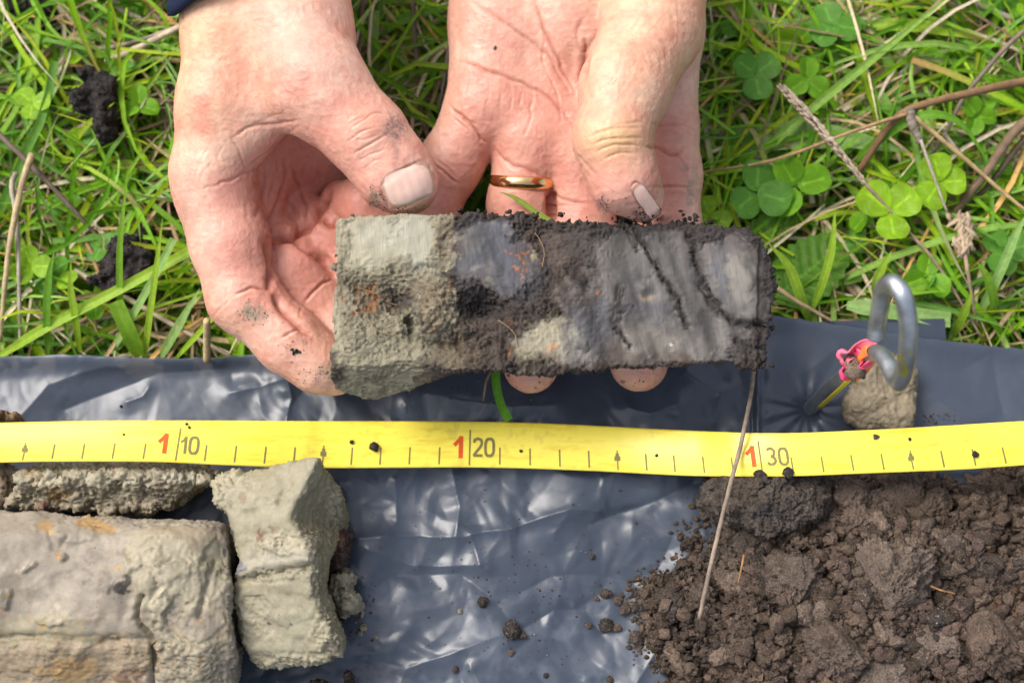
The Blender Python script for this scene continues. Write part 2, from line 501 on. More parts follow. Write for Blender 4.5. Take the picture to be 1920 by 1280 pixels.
def film_z(px, py):
    """height of the plastic over the ground, in metres"""
    px = np.asarray(px, float); py = np.asarray(py, float); sh = px.shape
    px = px.ravel(); py = py.ravel()
    w = np.stack([px * 0.011, py * 0.011, 0 * px], 1)
    wx = vnoise(w, 1) * 16; wy = vnoise(w + 9.1, 2) * 16
    x = px + wx; y = py + wy
    h = 1.3 * fbm(np.stack([x, y, 0 * x], 1), 0.0042, 2, 0.5, 3)
    for cx, cy, th, R, a in CREASES:
        dx = x - cx; dy = y - cy
        m = (np.abs(dx) < 2.6 * R) & (np.abs(dy) < 2.6 * R)
        d = dx[m] * math.cos(th) + dy[m] * math.sin(th)
        win = np.exp(-(dx[m] ** 2 + dy[m] ** 2) / (R * R))
        h[m] += a * 0.021 * win * (np.sqrt(d * d + 1.5) - 0.35 * R)
    q = np.stack([x, y], 1); q0 = np.stack([px + wx * 0.3, py + wy * 0.3], 1)
    for pts, a, wd in RIDGES:
        d = line_dist(q0, pts)
        h += 0.75 * a * (np.exp(-d / wd) * 0.7 + 0.3 * np.exp(-(d / (2.2 * wd)) ** 2))
    f = np.stack([x, y, 0 * x], 1)
    h += 0.12 * np.abs(vnoise(f @ _R.T.astype(float) * 0.03, 4)) + 0.05 * vnoise(f * 0.07 + 4, 5)
    # pleats drawn in towards the peg
    rx, ry = px - 1514, py - 768
    r = np.hypot(rx, ry) + 1e-6; th = np.arctan2(ry, rx)
    pl = np.exp(-((r - 20) / 75) ** 2) * sstep(4, 40, r)
    h += pl * (0.6 * np.abs(np.sin(th * 3.5 + 1.3 * np.sin(2 * th + .6))) + 0.35 * np.sin(th * 13))
    h += -4.5 * np.exp(-(r / 22) ** 2)
    # the doubled fold right of the slab
    fold = sstep(1402, 1408, px) * (1 - sstep(880, 900, py))
    h += fold * 1.0 + 1.4 * np.exp(-((px - 1421) / 5) ** 2) * (1 - sstep(870, 890, py)) * sstep(660, 700, py) - 1.6 * np.exp(-((px - 1410) / 4) ** 2) * (1 - sstep(870, 890, py))
    e = py - edge_y(px)
    h += 3.0 * np.exp(-(e / 26) ** 2)
    calm = 1 - 0.55 * sstep(1440, 1500, px) * (1 - sstep(640, 900, py))
    return (0.001 * (h * calm)).reshape(sh)

nu, nv = 1000, 400
U = np.linspace(-240, 2160, nu)
tt = np.linspace(0, 1, nv)
jag = edge_y(U) + 1.5 * vnoise(np.stack([U * 0.06, 0 * U, 0 * U], 1), 2)
PX = np.repeat(U[:, None], nv, 1)
PY = jag[:, None] + (1560 - jag[:, None]) * tt[None]
V = P(PX, PY, film_z(PX, PY)).reshape(-1, 3)
q = np.stack([PX.ravel(), PY.ravel()], 1)
dust = sstep(0.15, 0.75, fbm(np.c_[q, 0 * q[:, :1]], 0.012, 4, 0.6, 6)) * sstep(1000, 1120, q[:, 1]) * np.exp(-((q[:, 0] - 960) / 330) ** 4)
stain = sstep(0.1, 0.6, fbm(np.c_[q, 0 * q[:, :1]], 0.02, 4, 0.6, 2)) * np.exp(-((q[:, 1] - edge_y(q[:, 0]) - 16) / 20) ** 2) * (q[:, 0] < 620)
col = np.array([0.048, 0.060, 0.084]) + dust[:, None] * np.array([0.030, 0.032, 0.036]) + stain[:, None] * np.array([0.045, 0.038, 0.026])
sheet = add('plastic_sheet', V, grid_quads(nu, nv)[:, ::-1], M_film, col=col)
tag(sheet, 'crumpled dark grey blue plastic sheet spread over the grass under the soil samples', 'plastic sheet')
sd_ = sheet.modifiers.new('thickness', 'SOLIDIFY'); sd_.thickness = 0.00025; sd_.offset = -1
# corner of the under layer that sticks out behind the peg
U2 = np.linspace(0, 1, 60); W2 = np.linspace(0, 1, 24)
A, B = np.meshgrid(U2, W2, indexing='ij')
PX2 = 1545 + A * 226 + B * 3; PY2 = 602 - A * 5 + B * (48 - A * 8)
V2 = P(PX2, PY2, 0.0012 - 0.002 * B + 0.0004 * np.sin(A * 9) * (1 - B)).reshape(-1, 3)
add_under('sheet_corner', V2, grid_quads(60, 24)[:, ::-1], M_film, sheet, col=np.array([0.048, 0.060, 0.084]))

# ------------------------------------------------------------------ grass
def blade(path, width, ncol, tipcol=None, fold=0.25, cut=False, roll=0.0, nseg=None):
    """leaf strip along a 3D path; returns V, Q, C"""
    n = len(path)
    t = np.linspace(0, 1, n)
    tg = np.gradient(path, axis=0); tg /= np.linalg.norm(tg, axis=1, keepdims=True) + 1e-12
    side = np.cross(tg, np.array([0, 0, 1.0])); ln = np.linalg.norm(side, axis=1, keepdims=True)
    side = np.where(ln > 0.05, side / (ln + 1e-9), np.array([1.0, 0, 0]))
    nor = np.cross(side, tg)
    if roll:
        c, s = math.cos(roll), math.sin(roll)
        side, nor = side * c + nor * s, nor * c - side * s
    prof = np.minimum(1, 0.55 + 2.2 * t) * (np.ones(n) if cut else np.clip((1 - t) * 2.4, 0, 1) ** 0.75)
    w = (width * 0.5 * np.maximum(prof, 0.03))[:, None]
    V = np.stack([path - side * w + nor * w * fold, path - side * w * 0.45 + nor * w * 0.1, path, path + side * w * 0.45 + nor * w * 0.1, path + side * w + nor * w * fold], 1).reshape(-1, 3)
    c = np.asarray(ncol, float)[None] * np.ones((n, 1))
    if tipcol is not None: c = c + (np.asarray(tipcol) - c) * sstep(0.55, 1.0, t)[:, None]
    mid = np.array([1.0, 0.92, 1.12, 0.92, 1.0])
    C = (c[:, None, :] * mid[None, :, None]).reshape(-1, 3)
    return V, grid_quads(n, 5), C

GREENS = np.array([(0.17, 0.38, 0.010), (0.25, 0.48, 0.012), (0.11, 0.29, 0.012), (0.36, 0.55, 0.02), (0.17, 0.36, 0.06), (0.20, 0.42, 0.018), (0.45, 0.54, 0.03), (0.30, 0.50, 0.09)])
STRAWS = np.array([(0.36, 0.26, 0.14), (0.26, 0.17, 0.09), (0.48, 0.39, 0.25), (0.18, 0.12, 0.075), (0.42, 0.25, 0.08), (0.52, 0.44, 0.30)])
gr = np.random.default_rng(21)
def grow(n, mb, wr, lr, zroot, elev, palette, zmax, xr=(-200, 2120), yr=(-260, 700), droop=1.0, dry=False, flt=None):
    k = 0; guard = 0
    while k < n and guard < n * 6:
        guard += 1
        px, py = gr.uniform(*xr), gr.uniform(*yr)
        if py > edge_y(px) + 14: continue
        if flt is not None and not flt(px, py): continue
        z0 = zroot + gr.uniform(-0.004, 0.004)
        az = gr.uniform(0, 2 * math.pi)
        el = gr.uniform(*elev)
        L = gr.uniform(*lr); w = gr.uniform(*wr)
        m = 8; ds = L / (m - 1)
        p = P(px, py, z0); pts = [p]
        bend = gr.normal(0, 0.14); dz = gr.uniform(0.06, 0.26) * droop
        for i in range(m - 1):
            p = p + ds * np.array([math.cos(az) * math.cos(el), math.sin(az) * math.cos(el), math.sin(el)])
            if p[2] > zmax: p[2] = zmax - 0.2 * (p[2] - zmax)
            p[2] = max(p[2], -0.030)
            az += bend; el -= dz
            pts.append(p)
        pts = np.array(pts)
        ex, ey = proj(pts)
        if (ey > edge_y(ex) - 2).any() and (pts[:, 2] > -0.004)[ey > edge_y(ex) - 2].any(): continue
        c = palette[gr.integers(len(palette))] * gr.uniform(0.75, 1.2)
        tip = None
        if not dry and gr.random() < 0.22: tip = STRAWS[gr.integers(len(STRAWS))] * 1.1
        Vb, Qb, Cb = blade(pts, w, c, tip, fold=gr.uniform(0.05, 0.5), cut=gr.random() < 0.25, roll=gr.normal(0, 0.45))
        mb.add(Vb, Qb, Cb); k += 1

under = MB()
grow(2600, under, (0.0009, 0.0030), (0.02, 0.06), -0.026, (0.0, 0.7), GREENS, -0.010)
V, Q, C = under.get()
tag(add('grass_undergrowth', V, Q, M_leaf, col=C), 'dense low grass of the meadow floor', None, kind='stuff')
thatch = MB()
grow(1450, thatch, (0.0005, 0.0018), (0.02, 0.08), -0.011, (-0.1, 0.3), STRAWS * 1.1, 0.001, dry=True, droop=0.4)
grow(130, thatch, (0.0007, 0.0016), (0.06, 0.14), -0.006, (-0.05, 0.25), STRAWS, 0.006, dry=True, droop=0.3)
V, Q, C = thatch.get()
tag(add('dry_grass', V, Q, M_straw, col=C), 'dead straw coloured grass lying through the meadow', None, kind='stuff')
top = MB()
right = lambda px, py: px > 1180
left = lambda px, py: px < 1180
grow(2500, top, (0.0007, 0.0023), (0.03, 0.085), -0.020, (0.2, 1.0), GREENS, 0.002, flt=left)
grow(1600, top, (0.0007, 0.0022), (0.03, 0.080), -0.020, (0.2, 1.0), GREENS, 0.000, flt=right)
grow(110, top, (0.0018, 0.0034), (0.05, 0.12), -0.016, (0.2, 0.8), GREENS[[1, 3, 4, 7]], 0.005)
V, Q, C = top.get()
tag(add('grass', V, Q, M_leaf, col=C), 'green meadow grass behind the plastic sheet', None, kind='stuff')

# ------------------------------------------------------------------ grass blades that can be told apart
def hero_blade(name, pts, width_px, colr, label, cat='grass blade', group=None, tip=None, fold=0.25, cut=False, roll=0.0, n=18):
    pts = np.asarray(pts, float)
    pts = resample(pts, n)
    W = P(pts[:, 0], pts[:, 1], pts[:, 2] * 0.01)
    mw = float(np.mean(mpp(pts[:, 0], pts[:, 1], pts[:, 2] * 0.01)))
    Vb, Qb, Cb = blade(W, width_px * mw, colr, tip, fold, cut, roll)
    return tag(add(name, Vb, Qb, M_leaf, col=Cb), label, cat, group, 'thing')
G1, G2, G3, G4 = (0.23, 0.43, 0.035), (0.35, 0.54, 0.045), (0.15, 0.33, 0.03), (0.30, 0.48, 0.14)
hero_blade('grass', [(1290, 292, -1.6), (1420, 262, -.6), (1560, 258, -.3), (1700, 284, -.4)], 54, G4, 'widest pale green grass blade lying level between right hand and clover')
hero_blade('grass', [(1300, 350, -1.6), (1400, 318, -.9), (1500, 285, -.8)], 44, G3, 'broad dark green grass blade just under the widest pale one')
hero_blade('grass', [(880, 400, .2), (900, 365, 1.0), (935, 315, 1.9), (966, 250, 3.0)], 20, (0.15, 0.31, 0.03), 'upright green blade rising in the gap beside the gold ring', roll=0.5)
hero_blade('grass', [(1050, 425, 3.0), (1010, 402, 3.1), (970, 374, 3.2), (938, 360, 3.3)], 11, (0.27, 0.40, 0.07), 'thin pale blade lying across the finger below the gold ring')
hero_blade('grass', [(932, 672, 1.5), (930, 715, 1.4), (938, 755, 1.2), (954, 788, 1.0)], 16, (0.14, 0.38, 0.02), 'bright green blade hanging below the soil core over the plastic', cut=True)
hero_blade('grass', [(0, 668, -.8), (90, 612, .1), (220, 545, .5), (362, 468, .7)], 20, G2, 'long straight blade slanting up from the left edge to the left hand', cut=True)
hero_blade('grass', [(229, 625, -.9), (225, 540, .5), (226, 450, 1.6), (240, 318, 3.0)], 13, G1, 'tall upright blade crossing the dark clod left of the hand')
hero_blade('grass', [(272, 670, -.8), (280, 600, .4), (292, 510, 1.4), (305, 408, 2.6)], 13, G2, 'slender upright blade left of the index finger with yellow band')
hero_blade('grass', [(262, 668, -.6), (240, 618, .2), (216, 565, .7)], 30, G1, 'wide blade with a blunt mown tip near the sheet edge', cut=True)
hero_blade('grass', [(150, 660, -.9), (142, 600, .2), (133, 540, 1.0), (133, 488, 1.8)], 14, G2, 'short upright bright blade left of the mown blade')
hero_blade('grass', [(208, 662, -.6), (250, 590, .3), (300, 500, 1.0), (326, 448, 1.4)], 15, G4, 'grey green blunt blade leaning right behind the slender upright blade', cut=True)
hero_blade('grass', [(300, 672, -.8), (330, 620, .0), (375, 540, .7)], 18, G4, 'short blade leaning right just beside the index finger')
hero_blade('grass', [(330, 672, -.8), (365, 634, .5), (405, 592, 1.8), (447, 574, 3.0)], 12, G2, 'curved blade arching over the knuckle of the left index finger')
hero_blade('grass', [(90, 668, -.8), (88, 590, .4), (92, 520, 1.1), (102, 470, 1.5)], 15, G3, 'dark upright blade near the pale straw stalks at left')
hero_blade('grass', [(1590, 315, -.8), (1650, 262, .6), (1730, 217, 1.6), (1800, 232, 1.5), (1862, 318, .6)], 17, (0.16, 0.36, 0.03), 'green blade bowed into an arch below the broken brown stalk')
hero_blade('grass', [(1518, 604, -.6), (1500, 556, .4), (1478, 500, 1.0), (1440, 455, 1.5)], 20, G2, 'blade curving up beside the right end of the soil core')
hero_blade('grass', [(1522, 582, -.4), (1545, 520, .5), (1560, 460, 1.0), (1566, 390, 1.4)], 16, G2, 'upright pale green blade in front of the toothed leaf')
hero_blade('grass', [(1588, 572, .0), (1660, 582, .2), (1782, 600, .0)], 30, G4, 'cut blade lying level behind the loop of the tent peg', cut=True, fold=0.1)
hero_blade('grass', [(1655, 572, -.8), (1640, 540, .2), (1655, 500, .8), (1672, 470, 1.1)], 16, G2, 'short upright blade left of the peg loop')
hero_blade('grass', [(1830, 600, -.8), (1870, 520, .3), (1900, 450, .8), (1925, 400, 1.0)], 18, G4, 'tall blade leaning right at the right edge of the photo')
hero_blade('grass', [(1860, 590, -.8), (1862, 560, .0), (1850, 520, .6), (1832, 490, .9)], 20, G1, 'upright blade beside the folded seed head stalk')
hero_blade('grass', [(1780, 640, -1.2), (1806, 590, .1), (1822, 545, .8)], 16, G2, 'blade rising behind the right edge of the sheet corner')
hero_blade('grass', [(1745, 560, -.4), (1740, 535, .3), (1700, 548, .6), (1765, 546, .5)], 16, G1, 'kinked blade folded over right of the peg loop')
hero_blade('grass', [(1330, 42, -1.4), (1420, 46, -.6), (1540, 40, -.4)], 26, G4, 'wide flat blade near the top right of the right wrist', fold=0.1)
hero_blade('grass', [(1580, 50, -1.0), (1690, 48, -.4), (1790, 60, -.3), (1870, 80, -.5)], 26, G2, 'long yellow spotted blade near the top right corner', tip=(0.3, 0.22, 0.03))
hero_blade('grass', [(1600, 130, -1.2), (1640, 180, -.4), (1690, 230, -.2)], 34, G3, 'wide dark blade slanting down above the arched blade')
hero_blade('grass', [(1306, 205, -1.8), (1340, 180, -1.0), (1400, 140, -.7)], 26, G4, 'grey green blade slanting up from the right index finger')
hero_blade('grass', [(60, 105, -1.2), (150, 100, -.4), (280, 105, -.3)], 22, G2, 'pale blade lying level above the dark clod near the top left')
hero_blade('grass', [(0, 15, -1.0), (50, 50, -.2), (95, 85, .0)], 20, G2, 'blade pointing to the top left corner over the dark soil', cut=True)
hero_blade('grass', [(120, 300, -1.0), (160, 240, .0), (215, 192, .8)], 12, (0.34, 0.44, 0.03), 'yellow green blade tip reaching up over the upper left clod')
hero_blade('grass', [(706, 155, -1.4), (700, 90, -.5), (702, 20, .2)], 20, G4, 'upright cut blade between the two hands near the top', cut=True)
hero_blade('grass', [(690, 230, -1.6), (740, 195, -.8), (830, 110, -.5)], 30, G1, 'wide blade slanting up between the two hands')
hero_blade('grass', [(655, 90, -1.4), (750, 40, -.6), (860, 8, -.4)], 22, G3, 'blade crossing behind the dry stalks between the hands')

# ------------------------------------------------------------------ clover and other leaves
def leaflet_mesh(seed, pale=True):
    r_ = np.random.default_rng(seed)
    nr, na = 7, 26
    ph, bend, lop = r_.uniform(0, 6.28), r_.uniform(-.25, .35), r_.uniform(.86, 1.1)
    V = []; C = []
    base = np.array([(0.14, 0.36, 0.025), (0.19, 0.43, 0.02), (0.13, 0.33, 0.04), (0.30, 0.53, 0.02)][seed % 4])
    for i in range(nr):
        r = i / (nr - 1)
        for a in range(na):
            th = 2 * math.pi * a / na
            # heart/obovate leaflet, stalk at the origin, tip along +y
            R = 0.5 * (1 + 0.05 * math.cos(2 * th) + 0.035 * math.sin(3 * th + ph) + 0.018 * math.sin(9 * th + ph) - 0.09 * math.exp(-((th - math.pi / 2) / 0.22) ** 2))
            x = R * math.cos(th) * (0.94 + 0.1 * math.sin(th)) * r * lop
            y = (0.5 + R * math.sin(th) * r)
            z = (0.16 + bend) * abs(x) - (0.16 + bend * .6) * (y - 0.5) ** 2 + 0.02 * math.sin(9 * y + 4 * abs(x)) * r
            V.append((x, y, z))
            vein = 0.5 + 0.5 * math.cos((y - 0.8 * abs(x)) * 42)
            c = base * (0.80 + 0.30 * vein * r) * (1 + .12 * math.sin(5 * x + ph))
            if abs(x) < 0.03: c = c * 1.5
            chev = math.exp(-((y - 0.52 - 0.35 * (0.5 - abs(x) * 2.0) * 0.4) / 0.06) ** 2) if pale and seed % 3 == 0 else 0
            C.append(c + chev * np.array([0.05, 0.07, 0.04]))
    Q = []
    for i in range(nr - 1):
        for a in range(na):
            b = (a + 1) % na
            Q.append((i * na + a, (i + 1) * na + a, (i + 1) * na + b, i * na + b))
    me = make_mesh('leaflet', V, Q, np.array(C)); me.materials.append(M_leaf)
    return me
LEAF_ME = [leaflet_mesh(s) for s in range(8)]
cl = np.random.default_rng(33)
def clover(px, py, z, size_px, az, label, group, n=3, var=None, tilt=0.25, leaves=None):
    """clover plant: root empty > stem, leaflets"""
    top_ = P(px, py, z); s = size_px * float(mpp(px, py, z))
    base = P(px + cl.uniform(-40, 40), py + cl.uniform(-40, 40), -0.03)
    root = empty('clover', base)
    tag(root, label, 'clover', group)
    path = resample([base, base * 0.5 + top_ * 0.5 + np.array([cl.normal(0, .003), cl.normal(0, .003), .004]), top_], 8)
    Vt, Qt = tube(path, 0.0006, 5)
    add_under('stem', Vt, Qt, M_leaf, root, col=np.array([0.12, 0.2, 0.05]))
    for k in range(n):
        me = LEAF_ME[(var if var is not None else cl.integers(8))]
        o = bpy.data.objects.new('leaf', me); COL.objects.link(o); o.parent = root
        a = az + k * 2 * math.pi / 3 + cl.normal(0, 0.12)
        sc = s * cl.uniform(0.9, 1.1)
        o.location = Vector(top_ - base) + Vector((0, 0, cl.uniform(0, 0.0012)))
        o.rotation_euler = (cl.normal(0.08, tilt * 0.5), cl.normal(0, tilt * 0.5), a)
        o.scale = (sc, sc, sc)
    return root
GC = 'clover plants in the grass'
HERO = [(1418, 362, -.2, 66, 0.15, 2, 'dark clover with large round leaflets right of the right hand'), (1492, 350, -.3, 64, 2.6, 1, 'clover with one brown stained leaflet beside the dark clover'),
        (1668, 398, .2, 66, 1.0, 3, 'bright yellow green clover left of the brown seed head'), (1762, 342, .0, 56, 0.4, 3, 'yellow green clover half covered by the dry twig'),
        (1415, 140, -.4, 50, 1.2, 2, 'clover with a pale folded leaflet beside the right index finger'), (1560, 50, -.6, 56, 0.3, 2, 'shaded clover near the middle of the top right grass'),
        (1512, 150, -.5, 44, 2.0, 5, 'small clover above the grass seed spike'), (1830, 220, -.4, 44, 0.6, 1, 'clover between the brown stalks at the right edge'),
        (62, 195, -.2, 38, 0.9, 3, 'bright small clover left of the upper dark clod'), (262, 200, -.5, 40, 0.2, 1, 'clover just right of the upper dark clod'),
        (60, 500, -.3, 44, 0.2, 3, 'yellow clover beside the pale straw stalks'), (182, 566, -.6, 36, 1.2, 5, 'clover below the lower dark clod'),
        (1735, 520, -.5, 50, 1.8, 1, 'clover leaflet with a brown hole behind the peg loop'), (1880, 470, -.5, 52, .8, 2, 'clover beside the folded seed head at right'),
        (1330, 405, -.5, 44, 2.1, 3, 'pale crinkled clover tucked against the right end of the hand')]
for px, py, z, s, az, var, lab in HERO:
    clover(px, py, z * 0.01 + .005, s, az, lab, GC, var=var)
for k in range(100):
    rt = cl.random() < 0.72
    px = cl.uniform(1290, 2000) if rt else cl.uniform(-60, 420)
    py = cl.uniform(-120, 560)
    if py > edge_y(px) - 60: continue
    clover(px, py, cl.uniform(-0.014, -0.002), cl.uniform(24, 46), cl.uniform(0, 6.28), 'clover in the thick of the meadow right of the hands' if rt else 'clover in the thick of the meadow left of the hands',
           'small clover right of the hands' if rt else 'small clover left of the hands', n=int(cl.integers(2, 4)), tilt=0.8)

def toothed_leaf(name, pts, wid_px, z, colr, label, teeth=9):
    """broad serrated leaf with veins along a px polyline"""
    nu_, nv_ = 60, 23
    c = resample([(a, b) for a, b in pts], nu_)
    tg = np.gradient(c, axis=0); tg /= np.linalg.norm(tg, axis=1, keepdims=True)
    nn = np.stack([-tg[:, 1], tg[:, 0]], 1)
    t = np.linspace(0, 1, nu_)
    prof = np.sin(np.pi * np.clip(t, 0.02, 0.985) ** 0.8) ** 0.7
    prof = prof * (1 + 0.13 * (2 * np.abs((t * teeth) % 1 - 0.5) - 0.5))
    vv = np.linspace(-1, 1, nv_)
    X = c[:, None, :] + nn[:, None, :] * (vv[None, :, None] * (prof * wid_px * 0.5)[:, None, None])
    vein = np.cos((t[:, None] * teeth - np.abs(vv)[None] * 1.6) * 2 * math.pi)
    zz = z + 0.0012 * np.abs(vv)[None] + 0.0005 * vein * (1 - np.abs(vv)[None] ** 4) - 0.002 * (t[:, None] - 0.5) ** 2 * 4
    V = P(X[..., 0], X[..., 1], zz).reshape(-1, 3)
    k = 1 + 0.30 * sstep(0.75, 1.0, -vein) - 0.10 * (vein > 0.5); k = np.where(np.abs(vv)[None] < 0.06, 1.5, k)
    C = (np.asarray(colr)[None, None] * k[..., None]).reshape(-1, 3)
    return tag(add(name, V, grid_quads(nu_, nv_), M_leaf, col=C), label, 'weed')
toothed_leaf('meadow_weed', [(1448, 560), (1500, 520), (1550, 480), (1596, 440)], 118, -0.004, (0.12, 0.27, 0.03), 'broad toothed green leaf right of the soil core')
toothed_leaf('meadow_weed', [(1395, 470), (1430, 440), (1470, 420), (1508, 412)], 66, -0.003, (0.18, 0.34, 0.04), 'lighter toothed leaf above the broad toothed one')
toothed_leaf('meadow_weed', [(190, 660), (230, 610), (290, 560), (340, 540)], 70, -0.012, (0.17, 0.31, 0.06), 'pale veined leaf low in the grass left of the index finger')
toothed_leaf('meadow_weed', [(70, 215), (120, 232), (140, 260)], 50, -0.010, (0.16, 0.24, 0.10), 'pale shredded leaf under the upper dark clod')
toothed_leaf('meadow_weed', [(860, 405), (890, 388), (922, 384)], 30, 0.002, (0.12, 0.25, 0.03), 'small leaf between the two hands above the soil core')

# ------------------------------------------------------------------ dry stalks
def stalk(pts, r_px, colr, label, cat='dry stalk', group=None, name='dry_stalk', n=24, lump=0.25, taper=0.6, seed=0, ret=False):
    pts = resample(np.asarray(pts, float), n)
    W = P(pts[:, 0], pts[:, 1], pts[:, 2] * 0.01)
    mw = float(np.mean(mpp(pts[:, 0], pts[:, 1], pts[:, 2] * 0.01)))
    rr = np.linspace(1, taper, n) * r_px * mw
    V, Q = tube(W, rr, 7, lump=lump, seed=seed)
    k = 1 + 0.28 * fbm(V, 260, 3, 0.6, seed % 5)
    C = np.clip(np.asarray(colr)[None] * k[:, None], 0.01, 1)
    if ret: return V, Q, C
    return tag(add(name, V, Q, M_straw, col=C), label, cat, group)
TAN, GREY, BRN, DBR = (0.34, 0.24, 0.14), (0.33, 0.28, 0.22), (0.20, 0.12, 0.06), (0.10, 0.07, 0.045)
stalk([(770, -60, .0), (778, 60, .0), (784, 150, -.3), (788, 262, -1.2)], 4.5, (0.14, 0.10, 0.07), 'thin brown stalk standing between the two hands')
stalk([(860, -60, .6), (850, 40, .6), (838, 120, .4), (822, 215, -.4)], 5.5, (0.17, 0.15, 0.12), 'thin grey stalk against the left side of the right palm')
stalk([(700, -20, -.4), (665, 40, -1.0)], 5, GREY, 'short grey stalk leaning beside the left wrist')
stalk([(715, 12, -.6), (760, 60, -.8), (800, 95, -1.2)], 6, (0.30, 0.26, 0.10), 'yellowing stalk crossing the brown stalk between the hands')
stalk([(660, 92, -1.4), (760, 82, -1.2), (860, 66, -1.2)], 7, (0.24, 0.13, 0.07), 'reddish brown dead leaf strip lying between the hands')
root = empty('grass_seed_spike', P(1845, 640, -0.004))
V, Q, C = stalk([(1622, 344, .9), (1690, 420, .6), (1760, 500, .3), (1846, 642, -.6)], 4.0, (0.24, 0.17, 0.11), None, ret=True)
add_under('stem', V, Q, M_straw, root, col=C)
mb = MB()
sp = resample(np.array([(1470, 168, 1.3), (1520, 222, 1.3), (1570, 280, 1.2), (1624, 346, .9)]), 60)
sr = np.random.default_rng(4)
for i, p in enumerate(sp):
    for k in range(4):
        w = P(p[0], p[1], p[2] * 0.01)
        d = P(sp[min(i + 1, 59)][0], sp[min(i + 1, 59)][1], 0.01) - P(sp[max(i - 1, 0)][0], sp[max(i - 1, 0)][1], 0.01); d /= np.linalg.norm(d)
        off = sr.normal(0, 1, 3); off -= (off @ d) * d; off /= np.linalg.norm(off)
        fat = 0.5 + 0.5 * math.sin(math.pi * min(1, (i + 8) / 55))
        a = w + off * 0.0006 * fat; b = a - d * 0.0028 + off * 0.0008 * fat
        Vt, Qt = tube(np.array([a, (a + b) / 2 + off * 0.0003, b]), np.array([0.0004, 0.0006 * fat + .0001, 0.0001]), 5)
        mb.add(Vt, Qt, np.array([0.42, 0.33, 0.24]) * sr.uniform(0.7, 1.2))
V, Q, C = mb.get(); add_under('seed_head', V, Q, M_straw, root, col=C)
tag(root, 'pinkish beige grass seed spike on a long thin stem right of the hand', 'dry stalk')

root = empty('broken_stalk', P(1700, 215, 0.012))
V, Q, C = stalk([(1980, 140, 1.6), (1860, 165, 1.7), (1760, 188, 1.7), (1700, 208, 1.5), (1660, 245, 1.0), (1612, 318, .0), (1590, 350, -1.)], 8, (0.20, 0.115, 0.055), None, ret=True, taper=0.8)
add_under('stem', V, Q, M_straw, root, col=C)
V, Q, C = stalk([(1706, 205, 1.6), (1712, 235, 1.5), (1726, 268, 1.3)], 11, (0.20, 0.17, 0.13), None, ret=True, lump=0.6)
add_under('node', V, Q, M_straw, root, col=C)
V, Q, C = stalk([(1726, 262, 1.4), (1745, 315, 1.2), (1775, 396, .8)], 3.5, GREY, None, ret=True)
add_under('twig', V, Q, M_straw, root, col=C)
V, Q, C = stalk([(1712, 218, 1.6), (1800, 290, 1.0), (1880, 360, .4), (1980, 440, .0)], 5, (0.40, 0.28, 0.13), None, ret=True)
add_under('straw', V, Q, M_straw, root, col=C)
V, Q, C = stalk([(1700, 214, 1.6), (1600, 246, 1.3), (1450, 300, .8), (1296, 326, .2)], 4.0, (0.33, 0.20, 0.10), None, ret=True)
add_under('straw', V, Q, M_straw, root, col=C)
tag(root, 'broken brown stalk bent at a pale node above the clover', 'dry stalk')
stalk([(1960, 30, 1.2), (1890, 85, 1.0), (1810, 180, .7), (1770, 255, .3), (1715, 335, -.6)], 5, (0.17, 0.13, 0.10), 'thin dark twig sloping in from the upper right edge')
stalk([(1770, 250, .6), (1790, 275, .7), (1806, 300, .5)], 4, GREY, 'tiny forked grey twig under the arched blade')
stalk([(1980, 180, .8), (1900, 250, .8), (1845, 330, .5), (1780, 410, -.5)], 11, (0.15, 0.10, 0.06), 'thickest dark brown stalk at the right edge')
stalk([(1980, 215, .5), (1920, 262, .5), (1860, 340, .2), (1800, 405, -.8)], 7, DBR, 'dark stalk alongside the thickest brown stalk')
stalk([(1765, -60, -.5), (1850, 15, -.5), (1980, 60, -.8)], 8, GREY, 'thick grey straw in the top right corner')
stalk([(1840, 130, -.6), (1860, 200, -.6), (1850, 290, -.8)], 7, TAN, 'beige straw standing behind the dark twig')
stalk([(1960, 110, -.8), (1880, 170, -.6), (1815, 215, -.9)], 7, TAN, 'beige straw sloping under the dark twig')
stalk([(1740, 150, -.9), (1690, 110, -.8), (1680, 30, -1.0)], 5, GREY, 'grey straw upright above the broken stalk')
stalk([(1660, 165, -.9), (1720, 110, -.7), (1770, 62, -1.0)], 5, GREY, 'grey straw slanting behind the broken stalk')
stalk([(1340, 225, -1.2), (1380, 195, -1.0), (1425, 172, -1.2)], 7, GREY, 'grey straw beside the right index finger')
stalk([(1320, 205, -1.0), (1318, 250, -.8), (1314, 285, -1.0)], 7, TAN, 'short beige straw standing against the right index finger')
stalk([(1458, 540, .2), (1500, 568, .4), (1560, 602, .3)], 5, TAN, 'beige straw pointing at the right end of the soil core')
stalk([(60, 290, 1.2), (40, 350, 1.4), (15, 480, .8), (0, 640, -.4)], 7, (0.42, 0.32, 0.18), 'tall pale straw stalk at the left edge')
stalk([(30, 325, .8), (22, 350, .9), (32, 420, .8), (36, 540, .3), (38, 650, -.6)], 5.5, GREY, 'split grey straw beside the tall pale stalk')
stalk([(-30, 225, .8), (60, 312, .8), (130, 385, .4), (197, 458, -.4)], 6, (0.14, 0.10, 0.075), 'dark brown stalk sloping down to the lower dark clod')
stalk([(-40, 55, -.3), (70, 75, -.2), (170, 92, -.3), (250, 80, -.3), (350, 44, .0)], 6, (0.30, 0.24, 0.18), 'long pink grey stalk above the upper dark clod')
stalk([(200, 118, -.4), (270, 85, .0), (362, 38, .4)], 8, (0.42, 0.34, 0.24), 'thick pale straw pointing at the left wrist')
stalk([(230, 108, -.5), (290, 112, -.3), (362, 116, -.2)], 7, (0.40, 0.28, 0.14), 'beige straw level against the left wrist')
